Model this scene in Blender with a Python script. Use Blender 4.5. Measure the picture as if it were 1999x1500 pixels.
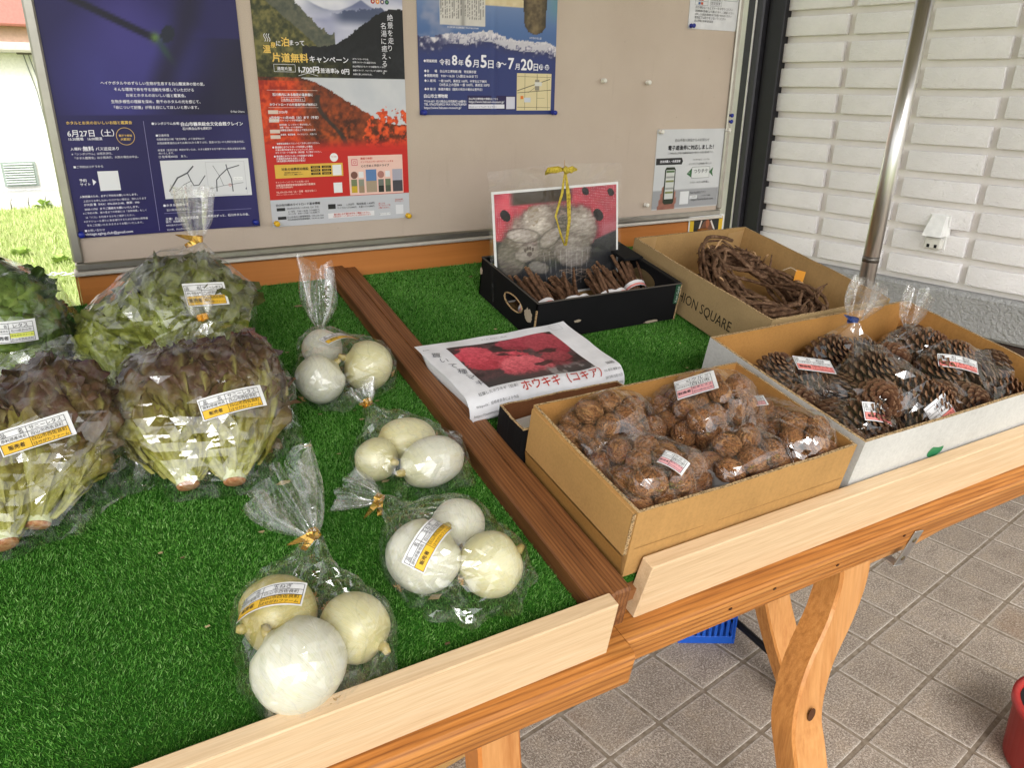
import bpy, bmesh, math, random
import numpy as np
from mathutils import Vector, Matrix, noise
from mathutils.bvhtree import BVHTree
from mathutils.kdtree import KDTree

for _o in list(bpy.data.objects): bpy.data.objects.remove(_o)
scene = bpy.context.scene
C = scene.collection
R = math.radians
rnd = random.Random(11)

# ------------------------------------------------------------------ camera, world, sun, exposure
CAM = Vector((0, 0, 1.322))
cd = bpy.data.cameras.new('camera'); cam = bpy.data.objects.new('camera', cd); C.objects.link(cam)
cd.sensor_fit = 'HORIZONTAL'; cd.sensor_width = 36; cd.lens = 26.743; cd.clip_start = .02; cd.clip_end = 400
cam.matrix_world = Matrix(((.86948, .16928, -.46405, 0), (-.49380, .32203, -.80775, 0), (.01270, .93147, .36359, CAM.z), (0, 0, 0, 1)))
scene.camera = cam

SUN_AZ, SUN_EL = R(205), R(42)          # azimuth measured clockwise from +Y
world = bpy.data.worlds.new('World'); scene.world = world; world.use_nodes = True
wn_ = world.node_tree; wn_.nodes.clear()
sky = wn_.nodes.new('ShaderNodeTexSky'); sky.sky_type = 'NISHITA'; sky.sun_disc = False
sky.sun_elevation = SUN_EL; sky.sun_rotation = SUN_AZ; sky.air_density = 1.0; sky.dust_density = 3.0; sky.ozone_density = 1.0
hs = wn_.nodes.new('ShaderNodeHueSaturation'); hs.inputs['Saturation'].default_value = .06
bg = wn_.nodes.new('ShaderNodeBackground'); bg.inputs['Strength'].default_value = .15
wo = wn_.nodes.new('ShaderNodeOutputWorld')
wn_.links.new(sky.outputs[0], hs.inputs['Color']); wn_.links.new(hs.outputs[0], bg.inputs['Color']); wn_.links.new(bg.outputs[0], wo.inputs[0])

sl = bpy.data.lights.new('sun', 'SUN'); sl.energy = 1.1; sl.angle = R(32); sl.color = (1, .97, .925)
so = bpy.data.objects.new('sun', sl); C.objects.link(so)
_sd = Vector((math.sin(SUN_AZ) * math.cos(SUN_EL), math.cos(SUN_AZ) * math.cos(SUN_EL), math.sin(SUN_EL)))
so.rotation_euler = _sd.to_track_quat('Z', 'Y').to_euler(); so.location = _sd * 20

vs = scene.view_settings; vs.view_transform = 'Standard'; vs.look = 'None'; vs.gamma = 1; vs.exposure = 1.02; vs.use_curve_mapping = False
cy = scene.cycles
cy.use_denoising = True
cy.transparent_max_bounces = 24; cy.max_bounces = 8; cy.diffuse_bounces = 4; cy.glossy_bounces = 4; cy.transmission_bounces = 6
cy.caustics_reflective = False; cy.caustics_refractive = False; cy.sample_clamp_indirect = 6

# ------------------------------------------------------------------ helpers
def lin(c):
    return c / 12.92 if c <= .04045 else ((c + .055) / 1.055) ** 2.4
def hexc(h):
    h = h.lstrip('#'); return tuple(lin(int(h[i:i + 2], 16) / 255) for i in (0, 2, 4))
OFF = {}
def link(o, parent=None):
    C.objects.link(o)
    if parent is not None:
        o.parent = parent
        if parent in OFF: o.location = -OFF[parent]
    return o
def mesh_obj(name, verts, faces, mat, parent=None, smooth=False):
    me = bpy.data.meshes.new(name)
    me.from_pydata([tuple(v) for v in verts], [], faces)
    if smooth: me.shade_smooth()
    if mat: me.materials.append(mat)
    return link(bpy.data.objects.new(name, me), parent)
def bm_obj(name, bm, mat, parent=None, smooth=False):
    me = bpy.data.meshes.new(name); bm.to_mesh(me); bm.free()
    if smooth: me.shade_smooth()
    if mat: me.materials.append(mat)
    return link(bpy.data.objects.new(name, me), parent)
def tag(o, label, cat, group=None):
    o['label'] = label; o['category'] = cat
    if group: o['group'] = group
    return o
def thing(name, label, cat, M=None, group=None):
    o = bpy.data.objects.new(name, None); C.objects.link(o); o.empty_display_size = .03
    if M is not None: o.matrix_world = M
    return tag(o, label, cat, group)
def tthing(name, label, cat, o, group=None):
    """thing standing on the sloping table: parts are given in table coordinates (x, slope, height)"""
    e = thing(name, label, cat, TM @ Matrix.Translation(Vector(o)), group); OFF[e] = Vector(o); return e
def structure(o): o['kind'] = 'structure'; return o

F0 = Vector((0, .572, .762)); TILT = R(11.3)
TE = Vector((0, math.cos(TILT), math.sin(TILT))); TN = Vector((0, -math.sin(TILT), math.cos(TILT)))
TM = Matrix(((1, 0, 0, F0.x), (0, TE.y, TN.y, F0.y), (0, TE.z, TN.z, F0.z), (0, 0, 0, 1)))
CAMT = TM.inverted() @ CAM

def box(bm, x0, x1, y0, y1, z0, z1, bev=0., M=None, seg=1):
    vs_ = [bm.verts.new(p) for p in ((x0, y0, z0), (x1, y0, z0), (x1, y1, z0), (x0, y1, z0), (x0, y0, z1), (x1, y0, z1), (x1, y1, z1), (x0, y1, z1))]
    fs = [bm.faces.new([vs_[i] for i in f]) for f in ((3, 2, 1, 0), (4, 5, 6, 7), (0, 1, 5, 4), (1, 2, 6, 5), (2, 3, 7, 6), (3, 0, 4, 7))]
    geo = vs_
    if bev:
        es = list({e for f in fs for e in f.edges})
        r = bmesh.ops.bevel(bm, geom=es, offset=bev, segments=seg, affect='EDGES', profile=.6)
        geo = list({v for f in r['faces'] for v in f.verts} | {v for v in vs_ if v.is_valid})
    if M is not None:
        for v in geo: v.co = M @ v.co
    return geo
def bpart(name, parent, mat, *dims, bev=.002, M=None, smooth=False):
    bm = bmesh.new()
    for d in dims: box(bm, *d, bev=bev, M=M)
    return bm_obj(name, bm, mat, parent, smooth)
def tube(path, radii, n=8, cap=True):
    path = [Vector(p) for p in path]; V = []; F = []
    N = len(path); up = None
    for i, p in enumerate(path):
        d = (path[min(i + 1, N - 1)] - path[max(i - 1, 0)]).normalized()
        if up is None: up = d.orthogonal().normalized()
        up = (up - d * up.dot(d)); up = up.normalized() if up.length > 1e-6 else d.orthogonal().normalized()
        w = d.cross(up); r = radii[i] if hasattr(radii, '__len__') else radii
        for k in range(n):
            a = 2 * math.pi * k / n; V.append(p + up * (r * math.cos(a)) + w * (r * math.sin(a)))
    for i in range(N - 1):
        for k in range(n):
            k2 = (k + 1) % n; F.append((i * n + k, i * n + k2, (i + 1) * n + k2, (i + 1) * n + k))
    if cap: F.append(tuple(range(n - 1, -1, -1))); F.append(tuple((N - 1) * n + k for k in range(n)))
    return V, F
def merge(*vf):
    V = []; F = []
    for v, f in vf:
        b = len(V); V += list(v); F += [tuple(i + b for i in t) for t in f]
    return V, F
def lathe(prof, n=24):
    V = []; F = []
    for r, z in prof:
        for k in range(n):
            a = 2 * math.pi * k / n; V.append((r * math.cos(a), r * math.sin(a), z))
    for i in range(len(prof) - 1):
        for k in range(n):
            k2 = (k + 1) % n; F.append((i * n + k, i * n + k2, (i + 1) * n + k2, (i + 1) * n + k))
    F.append(tuple(range(n - 1, -1, -1))); F.append(tuple((len(prof) - 1) * n + k for k in range(n)))
    return V, F
def frame(p, x, y=None, z=None):
    """matrix with origin p, local X along x and local Z near z (or local Y near y)"""
    x = Vector(x).normalized()
    if z is not None:
        z = Vector(z); y = z.cross(x).normalized(); z = x.cross(y)
    else:
        y = Vector(y); y = (y - x * y.dot(x)).normalized(); z = x.cross(y)
    return Matrix(((x.x, y.x, z.x, p[0]), (x.y, y.y, z.y, p[1]), (x.z, y.z, z.z, p[2]), (0, 0, 0, 1)))
def axis_frame(p, d, spin=0.):
    d = Vector(d).normalized(); u = d.orthogonal().normalized(); w = d.cross(u)
    u2 = u * math.cos(spin) + w * math.sin(spin); w2 = d.cross(u2)
    return Matrix(((u2.x, w2.x, d.x, p[0]), (u2.y, w2.y, d.y, p[1]), (u2.z, w2.z, d.z, p[2]), (0, 0, 0, 1)))

# ------------------------------------------------------------------ materials
class NT:
    def __init__(s, name):
        s.m = bpy.data.materials.new(name); s.m.use_nodes = True; s.t = s.m.node_tree; s.t.nodes.clear()
        s.out = s.n('OutputMaterial')
    def n(s, kind, **kw):
        nd = s.t.nodes.new('ShaderNode' + kind)
        for k, v in kw.items():
            if k in nd.inputs.keys() if isinstance(k, str) else False: nd.inputs[k].default_value = v
            else: setattr(nd, k, v)
        return nd
    def l(s, a, b): s.t.links.new(a, b)
    def coord(s, scale=(1, 1, 1), rot=(0, 0, 0), which='Object'):
        tc = s.n('TexCoord'); mp = s.n('Mapping'); mp.inputs['Scale'].default_value = scale; mp.inputs['Rotation'].default_value = rot
        s.l(tc.outputs[which], mp.inputs['Vector']); return mp.outputs[0]
    def noise(s, vec, scale, detail=5, rough=.55, dist=0.):
        nd = s.n('TexNoise'); nd.inputs['Scale'].default_value = scale; nd.inputs['Detail'].default_value = detail
        nd.inputs['Roughness'].default_value = rough; nd.inputs['Distortion'].default_value = dist
        if vec is not None: s.l(vec, nd.inputs['Vector'])
        return nd.outputs['Fac']
    def ramp(s, fac, stops, interp='LINEAR'):
        r = s.n('ValToRGB'); r.color_ramp.interpolation = interp; el = r.color_ramp.elements
        while len(el) < len(stops): el.new(.5)
        for e, (p, c) in zip(el, stops): e.position = p; e.color = (*c, 1) if len(c) == 3 else c
        s.l(fac, r.inputs[0]); return r.outputs[0]
    def mix(s, fac, a, b, mode='MIX'):
        m = s.n('MixRGB'); m.blend_type = mode
        for k, v in (('Fac', fac), ('Color1', a), ('Color2', b)):
            if isinstance(v, (int, float)): m.inputs[k].default_value = v
            elif isinstance(v, tuple): m.inputs[k].default_value = (*v, 1)
            else: s.l(v, m.inputs[k])
        return m.outputs[0]
    def math(s, op, a, b=0.):
        m = s.n('Math'); m.operation = op
        for i, v in enumerate((a, b)):
            if isinstance(v, (int, float)): m.inputs[i].default_value = v
            else: s.l(v, m.inputs[i])
        return m.outputs[0]
    def bump(s, h, strength=.3, dist=.002):
        b = s.n('Bump'); b.inputs['Strength'].default_value = strength; b.inputs['Distance'].default_value = dist
        s.l(h, b.inputs['Height']); return b.outputs[0]
    def pbr(s, color, rough=.6, normal=None, metal=0., spec=.4, **kw):
        p = s.n('BsdfPrincipled')
        if isinstance(color, tuple): p.inputs['Base Color'].default_value = (*color, 1)
        else: s.l(color, p.inputs['Base Color'])
        if isinstance(rough, (int, float)): p.inputs['Roughness'].default_value = rough
        else: s.l(rough, p.inputs['Roughness'])
        p.inputs['Metallic'].default_value = metal; p.inputs['Specular IOR Level'].default_value = spec
        if normal is not None: s.l(normal, p.inputs['Normal'])
        for k, v in kw.items(): p.inputs[k.replace('_', ' ')].default_value = v
        s.l(p.outputs[0], s.out.inputs[0]); return p
MC = {}
def plain(c, rough=.55, metal=0., spec=.4):
    """plain surface with a little unevenness; c = sRGB hex"""
    k = (c, rough, metal, spec)
    if k not in MC:
        t = NT('paint_' + c.strip('#')); v = t.coord()
        f = t.noise(v, 35, 4); b = hexc(c)
        t.pbr(t.ramp(f, [(.3, tuple(x * .9 for x in b)), (.7, tuple(min(1, x * 1.06) for x in b))]), rough, metal=metal, spec=spec)
        MC[k] = t.m
    return MC[k]
def ink(c, rough=.45):
    k = ('ink', c)
    if k not in MC:
        t = NT('ink_' + c.strip('#')); t.pbr(hexc(c), rough, spec=.3); MC[k] = t.m
    return MC[k]
def mat_print(rough=.42):
    if 'print' not in MC:
        t = NT('printed_paper'); a = t.n('VertexColor'); a.layer_name = 'Col'; t.pbr(a.outputs[0], rough, spec=.35); MC['print'] = t.m
    return MC['print']
def wood(name, dark, mid, light, axis=0, freq=70, contrast=.25, rough=.5, bump=.25, spec=.35, rings=0.):
    t = NT(name); sc = [1, 1, 1]; sc[axis] = .035
    v = t.coord(tuple(sc)); sc2 = [1, 1, 1]; sc2[axis] = .12; v2 = t.coord(tuple(sc2))
    g = t.noise(v, freq, 6, .6, .15); fine = t.noise(v, freq * 5, 3, .5); big = t.noise(v2, 9, 3, .5, .6)
    f = t.math('ADD', t.math('MULTIPLY', g, .7), t.math('MULTIPLY', big, .3))
    col = t.ramp(f, [(.5 - contrast, dark), (.5, mid), (.5 + contrast, light)])
    if rings:
        w = t.n('TexWave'); w.wave_type = 'BANDS'; w.bands_direction = ['Z', 'X', 'X'][axis] if axis else 'DIAGONAL'
        w.inputs['Scale'].default_value = rings; w.inputs['Distortion'].default_value = 3.5; w.inputs['Detail'].default_value = 3; w.inputs['Detail Scale'].default_value = 1.2
        t.l(v, w.inputs['Vector'])
        col = t.mix(t.math('MULTIPLY', t.math('POWER', w.outputs['Fac'], 3.), .75), col, dark)
    col = t.mix(.22, col, t.ramp(fine, [(.3, tuple(x * .55 for x in dark)), (.7, light)]))
    t.pbr(col, t.ramp(g, [(.3, (rough + .12,) * 3), (.7, (rough - .05,) * 3)]), t.bump(t.math('ADD', g, t.math('MULTIPLY', fine, .5)), bump, .0012), spec=spec)
    return t.m
def cardboard(name, c, axis=0, rib=.35):
    t = NT(name); b = hexc(c); v = t.coord()
    sc = [.15, .15, .15]; sc[axis] = 6.
    stripe = t.noise(t.coord(tuple(sc)), 28, 2, .5); blot = t.noise(v, 9, 5, .6); fib = t.noise(v, 260, 3, .6)
    col = t.ramp(blot, [(.3, tuple(x * .8 for x in b)), (.55, b), (.8, tuple(min(1, x * 1.12) for x in b))])
    col = t.mix(rib * .5, col, t.ramp(stripe, [(.35, tuple(x * .75 for x in b)), (.65, tuple(min(1, x * 1.1) for x in b))]))
    col = t.mix(.18, col, t.ramp(fib, [(.35, tuple(x * .45 for x in b)), (.6, b)]))
    t.pbr(col, .72, t.bump(t.math('ADD', t.math('MULTIPLY', stripe, rib), t.math('MULTIPLY', fib, .15)), .35, .0012), spec=.2)
    return t.m
def rim_mat(name, c):
    t = NT(name); b = hexc(c); v = t.coord((1, 1, 1))
    f = t.noise(v, 420, 2, .5); col = t.ramp(f, [(.38, tuple(x * .3 for x in b)), (.55, b), (.7, tuple(min(1, x * 1.15) for x in b))])
    t.pbr(col, .85, t.bump(f, .6, .001), spec=.15); return t.m
def film_mat(name='clear_film', haze=.007, crease=.14, gloss=.085, bumps=.22, tint=(.995, .995, .993), fold=26, dist=.004, rough=.045):
    """thin clear plastic: almost fully transparent, mirror-like where it turns away, whitish along creases"""
    t = NT(name); v = t.coord((1, 1, 1)); v2 = t.coord((1, .3, 1), (.5, .3, .9)); v3 = t.coord((.25, 1, 1), (.2, .8, .4))
    n1 = t.noise(v2, fold, 3, .5, .8); n2 = t.noise(v3, fold * 1.7, 2, .5, .6); n3 = t.noise(v, 14, 2, .5)
    rid1 = t.math('ABSOLUTE', t.math('SUBTRACT', n1, .5)); rid2 = t.math('ABSOLUTE', t.math('SUBTRACT', n2, .5))
    h = t.math('ADD', t.math('ADD', t.math('MULTIPLY', rid1, 1.6), rid2), t.math('MULTIPLY', n3, 1.4))
    nrm = t.bump(h, bumps, dist)
    tr = t.n('BsdfTransparent'); tr.inputs[0].default_value = (*tint, 1)
    gl = t.n('BsdfGlossy'); gl.inputs['Roughness'].default_value = rough; gl.inputs['Color'].default_value = (1, 1, 1, 1); t.l(nrm, gl.inputs['Normal'])
    df = t.n('BsdfTranslucent'); df.inputs[0].default_value = (.95, .95, .95, 1)
    d2 = t.n('BsdfDiffuse'); d2.inputs[0].default_value = (.95, .95, .95, 1); t.l(nrm, d2.inputs['Normal'])
    lw = t.n('LayerWeight'); lw.inputs['Blend'].default_value = .5
    f = t.math('ADD', t.math('MULTIPLY', t.math('POWER', lw.outputs['Facing'], 4.), .38), gloss)
    cr1 = t.math('POWER', t.math('SUBTRACT', 1., t.math('MINIMUM', t.math('MULTIPLY', rid1, 11.), 1.)), 4.)
    hz = t.math('ADD', t.math('MULTIPLY', cr1, crease), haze)
    dd = t.n('MixShader'); dd.inputs[0].default_value = .5; t.l(df.outputs[0], dd.inputs[1]); t.l(d2.outputs[0], dd.inputs[2])
    m1 = t.n('MixShader'); t.l(hz, m1.inputs[0]); t.l(tr.outputs[0], m1.inputs[1]); t.l(dd.outputs[0], m1.inputs[2])
    m2 = t.n('MixShader'); t.l(f, m2.inputs[0]); t.l(m1.outputs[0], m2.inputs[1]); t.l(gl.outputs[0], m2.inputs[2])
    t.l(m2.outputs[0], t.out.inputs[0]); return t.m

M_LATH = wood('pale_lath_wood', hexc('#c09c74'), hexc('#d6b892'), hexc('#e2cbaa'), 0, 110, .3, .6, .15)
M_RAIL = wood('orange_pine', hexc('#74411a'), hexc('#b37234'), hexc('#cf9250'), 0, 90, .2, .42, .4, rings=70)
M_DIV = wood('dark_pine', hexc('#4a2a16'), hexc('#83532f'), hexc('#9f6c42'), 1, 90, .22, .5, .5, rings=60)
M_LEG = wood('leg_wood', hexc('#a2632e'), hexc('#c08850'), hexc('#cd9a66'), 2, 40, .25, .45, .2)
M_LEG_EDGE = wood('leg_edge_wood', hexc('#8a5220'), hexc('#b87a3e'), hexc('#c98f52'), 2, 160, .22, .5, .3)
M_ORANGE = wood('orange_panel_wood', hexc('#b0682c'), hexc('#c47a3a'), hexc('#cd8646'), 0, 16, .3, .45, .08)
M_CARD = cardboard('walnut_carton', '#b98f58', 0)
M_CARD_IN = cardboard('carton_inside', '#b8864a', 1)
M_CARD_GREY = cardboard('fashion_carton', '#a98f66', 0)
M_CARD_GREY_IN = cardboard('fashion_carton_inside', '#b3905f', 1)
M_CARD_WHITE = cardboard('white_carton', '#c9c8c4', 0, .15)
M_CARD_BROWN = cardboard('brown_carton', '#6d4428', 0)
M_BLACK = cardboard('black_tray', '#101012', 0, .1)
M_RIM = rim_mat('cut_cardboard', '#b79a72')
M_FILM = film_mat()
M_FILM_LET = film_mat('lettuce_bag_film', .008, .13, .07, .3, fold=18, rough=.045)
M_FILM_SOFT = film_mat('gathered_film', .035, .28, .10, .45, fold=50)
M_SLEEVE = film_mat('sleeve_film', .004, .06, .02, .3, fold=16, dist=.003)
M_WHITE = plain('#e9e9e7', .5); M_PAPER = plain('#e4e4e4', .5); M_ALU = plain('#a9a59d', .32, .85); M_BLK = ink('#16161a'); 
def _gold():
    t = NT('gold_foil'); v = t.coord(); t.pbr((.78, .48, .12), .25, t.bump(t.noise(v, 300, 2), .4, .001), metal=.9); return t.m
M_GOLD = _gold()

# ------------------------------------------------------------------ flat print: text, rectangles, painted pictures
_fc = bpy.data.curves.new('glyphs', 'FONT'); _fo = bpy.data.objects.new('glyphs', _fc); _fc.resolution_u = 2
_tc = {}
def glyphs(s, bold=0):
    k = (s, bold)
    if k not in _tc:
        _fc.body = s
        me = _fo.to_mesh(); n = len(me.vertices); co = np.empty(n * 3, 'f'); me.vertices.foreach_get('co', co)
        p = co.reshape(-1, 3)[:, :2] if n else np.zeros((0, 2)); f = [tuple(q.vertices) for q in me.polygons]; _fo.to_mesh_clear()
        sh = ((0, 0),) if not bold else tuple((x * (.014, .026)[bold - 1], y * (.014, .026)[bold - 1]) for x, y in ((-1, 0), (1, 0), (0, 1), (0, -1)))   # heavier strokes: shifted copies
        _tc[k] = (np.concatenate([np.c_[p + np.array(o), np.full(len(p), 8e-6 * i)] for i, o in enumerate(sh)]), [tuple(j + n * i for j in q) for i in range(len(sh)) for q in f])
    return _tc[k]
class Sheet:
    """flat print on a (possibly bent) sheet; fn maps sheet x, y, lift to local coordinates"""
    def __init__(s, fn): s.fn = fn; s.L = {}
    def _a(s, key): return s.L.setdefault(key, ([], []))
    def add(s, layer, col, V, F):
        v, f = s._a((layer, col)); b = len(v); v.extend(V); f.extend(tuple(i + b for i in t) for t in F)
    def text(s, t, x, y, width=None, size=None, col='#ffffff', bold=0, rot=0, layer=3, align='l', vert=False):
        if vert:
            for i, ch in enumerate(t): s.text(ch, x, y - size * 1.08 * (i + 1), size=size, col=col, bold=bold, layer=layer)
            return
        p, f = glyphs(t, bold)
        if not len(p): return
        x0, x1 = p[:, 0].min(), p[:, 0].max(); w = max(x1 - x0, 1e-4)
        k = width / w if width else size
        q = (p[:, :2] - np.array([x0, 0])) * k
        if align == 'c': q[:, 0] -= w * k / 2
        if rot:
            c, s_ = math.cos(rot), math.sin(rot); q = q @ np.array([[c, s_], [-s_, c]])
        s.add(layer, col, [(x + a, y + b, c) for (a, b), c in zip(q, p[:, 2])], f)
    def rect(s, x0, y0, x1, y1, col, layer=1, step=.02):
        nx = max(1, int(abs(x1 - x0) / step)); ny = max(1, int(abs(y1 - y0) / step))
        V = [(x0 + (x1 - x0) * i / nx, y0 + (y1 - y0) * j / ny) for j in range(ny + 1) for i in range(nx + 1)]
        F = [(j * (nx + 1) + i, j * (nx + 1) + i + 1, (j + 1) * (nx + 1) + i + 1, (j + 1) * (nx + 1) + i) for j in range(ny) for i in range(nx)]
        s.add(layer, col, V, F)
    def poly(s, pts, col, layer=1): s.add(layer, col, list(pts), [tuple(range(len(pts)))])
    def disc(s, x, y, r, col, layer=1, ry=None, n=20): s.poly([(x + r * math.cos(6.2832 * i / n), y + (ry or r) * math.sin(6.2832 * i / n)) for i in range(n)], col, layer)
    def ring(s, x, y, r, w, col, layer=1, n=28):
        V = [(x + q * math.cos(6.2832 * i / n), y + q * math.sin(6.2832 * i / n)) for q in (r, r - w) for i in range(n)]
        s.add(layer, col, V, [(i, (i + 1) % n, n + (i + 1) % n, n + i) for i in range(n)])
    def line(s, pts, w, col, layer=2):
        for (ax, ay), (bx_, by) in zip(pts, pts[1:]):
            d = Vector((bx_ - ax, by - ay)); 
            if d.length < 1e-6: continue
            d.normalize(); px, py = -d.y * w / 2, d.x * w / 2; e = d * (w * .3)
            s.poly([(ax - px - e.x, ay - py - e.y), (ax + px - e.x, ay + py - e.y), (bx_ + px + e.x, by + py + e.y), (bx_ - px + e.x, by - py + e.y)][::-1], col, layer)
    def frame(s, x0, y0, x1, y1, w, col, layer=2):
        s.line([(x0, y0), (x1, y0), (x1, y1), (x0, y1), (x0, y0)], w, col, layer)
    def build(s, parent, lift=.00018, names=None):
        for i, (layer, col) in enumerate(sorted(s.L)):
            v, f = s.L[(layer, col)]
            V = [s.fn(q[0], q[1], lift * layer + .000012 * i + (q[2] if len(q) > 2 else 0)) for q in v]
            mesh_obj((names or {}).get(layer, 'lettering' if layer >= 3 else 'printed_shape'), V, f, ink(col), parent)
def hsh(ix, iy, seed):
    n = (ix.astype(np.int64) * 374761393 + iy.astype(np.int64) * 668265263 + seed * 1442695041) & 0x7fffffff
    n = ((n ^ (n >> 13)) * 1274126177) & 0x7fffffff
    return ((n ^ (n >> 16)) & 0xffff) / 65535.
def vn(x, y, seed=0):
    ix, iy = np.floor(x), np.floor(y); fx, fy = x - ix, y - iy; fx = fx * fx * (3 - 2 * fx); fy = fy * fy * (3 - 2 * fy)
    a, b, c, d = (hsh(ix + i, iy + j, seed) for i, j in ((0, 0), (1, 0), (0, 1), (1, 1)))
    return a + (b - a) * fx + (c - a) * fy + (a - b - c + d) * fx * fy
def fbm(x, y, seed=0, o=4):
    t = 0; a = .5; s_ = 0
    for i in range(o): t = t + a * vn(x * 2 ** i, y * 2 ** i, seed + i * 7); s_ += a; a *= .55
    return t / s_
def col3(h): return np.array([int(h.strip('#')[i:i + 2], 16) / 255 for i in (0, 2, 4)])
def lerp(A, B, t):
    t = np.clip(t, 0, 1)[..., None]; return A * (1 - t) + B * t
def sstep(a, b, x):
    t = np.clip((x - a) / (b - a), 0, 1); return t * t * (3 - 2 * t)
def paint(name, parent, x0, y0, w, h, nx, ny, func, fn, lift=0.):
    U, V = np.meshgrid(np.linspace(0, 1, nx), np.linspace(0, 1, ny)); col = np.clip(func(U, V), 0, 1)
    lc = np.where(col <= .04045, col / 12.92, ((col + .055) / 1.055) ** 2.4)
    verts = [fn(x0 + w * u, y0 + h * v, lift) for u, v in zip(U.ravel(), V.ravel())]
    F = [(j * nx + i, j * nx + i + 1, (j + 1) * nx + i + 1, (j + 1) * nx + i) for j in range(ny - 1) for i in range(nx - 1)]
    o = mesh_obj(name, verts, F, mat_print(), parent)
    at = o.data.color_attributes.new('Col', 'FLOAT_COLOR', 'POINT')
    at.data.foreach_set('color', np.concatenate([lc.reshape(-1, 3), np.ones((nx * ny, 1))], 1).astype('f').ravel())
    return o
T1=[
('ヘイケボタルやめずらしい生物が生息する白山麓渡津の蛍の里。',78.5,252.8,164.9,'w',1),
('そんな環境で命を守る活動を体感していただける',97.2,242.9,127.1,'w',1),
('お米とホタルのおいしい話と鑑賞会。',114.0,233.5,95.5,'w',1),
('生物多様性の理解を深め、数千のホタルの光を感じて、',89.7,223.4,143.1,'w',1),
('「命について記憶」が残る日にしてほしいと思います。',92.7,214.0,136.1,'w',1),
('© Rei Ohara',282.5,207.4,24.0,'w',0),
('ホタルとお米のおいしいお話と鑑賞会',16.8,189.5,99.8,'y',1),
('6月27日（土）',15.5,170.4,70.6,'w',1),
('15:30開場\u300016:00開演',16.0,163.8,50.4,'w',1),
('親子で参加',92.8,168.8,20.1,'y',1),
('大歓迎！',94.6,162.5,16.0,'y',1),
('入場料：',15.9,147.9,17.8,'w',1),
('無料',34.3,146.7,16.7,'w',2),
('バス送迎あり',53.6,147.0,35.8,'w',1),
('※「シンポジウム」は雨天決行。',16.2,139.9,61.6,'w',0),
('「ホタル鑑賞会」は小雨決行。大雨の場合は中止。',20.1,133.2,98.1,'w',0),
('■ご予約はコチラから',15.5,118.7,44.9,'w',0),
('予約',20.2,95.8,11.1,'w',1),
('サイト',20.4,89.1,15.9,'w',1),
('人数把握のため、必ずご予約をお願いいたします。',16.3,69.2,90.6,'w',1),
('上記からお申し込みいただけない場合は、恐れ入ります',20.4,61.7,99.7,'w',0),
('が大田 豊（FAX：076-254-2148、携帯：090-',20.4,55.1,88.3,'w',1),
('2035-1176）までご連絡をお願いいたします。',20.1,47.5,86.0,'w',1),
('※ご予約の際、蛍の里までの移動には「自家用車」もしく',16.4,41.0,101.1,'w',0),
('は「バス」を利用するかをご選択ください。',19.7,33.6,77.6,'w',0),
('※スケジュール通りに安全運行するためお客様の携帯番',15.7,26.7,101.8,'w',0),
('号をご記載いただきますようお願いいたします。',19.2,19.7,89.6,'w',0),
('■お問い合わせ',14.2,10.7,31.4,'w',0),
('vintage.aging.club@gmail.com',13.9,4.3,75.9,'w',1),
('◉シンポジウム会場：',147.2,187.5,46.7,'w',1),
('白山市鶴来総合文化会館クレイン',195.1,185.4,106.3,'w',2),
('石川県白山市七原町77',196.7,178.5,49.7,'w',1),
('■交通手段',151.4,167.8,21.6,'w',0),
('北陸鉄道石川線「道法寺駅」より徒歩約21分',151.5,161.5,80.4,'w',0),
('北陸自動車道白山または美川ICから車で15分。国道157沿いの七原町交差点付近。',151.5,154.9,148.9,'w',0),
('終電車（金沢方面）時刻が早いため、ホタル鑑賞する方で車でない場合は宿泊をお勧',151.0,143.0,149.7,'w',0),
('めいたします。',151.6,137.8,25.4,'w',0),
('□ 駐車場400台\u3000あり。',151.1,131.5,47.3,'w',0),
('◉ホタル鑑賞会場',146.2,46.3,42.8,'w',1),
('石川県白山市渡津町',150.6,38.2,39.2,'w',0),
('主催：白山麓渡津蛍の里\u3000白山手取川ずっと、石川ホタルの会、',146.8,22.1,147.5,'w',1),
('協力：北陸農政局',146.4,17.3,33.0,'w',1),
('NPO法人ピンクリボン',146.5,11.1,37.8,'w',1),
('石川県、白山市の後援',146.5,3.0,38.6,'w',0),
]
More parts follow.
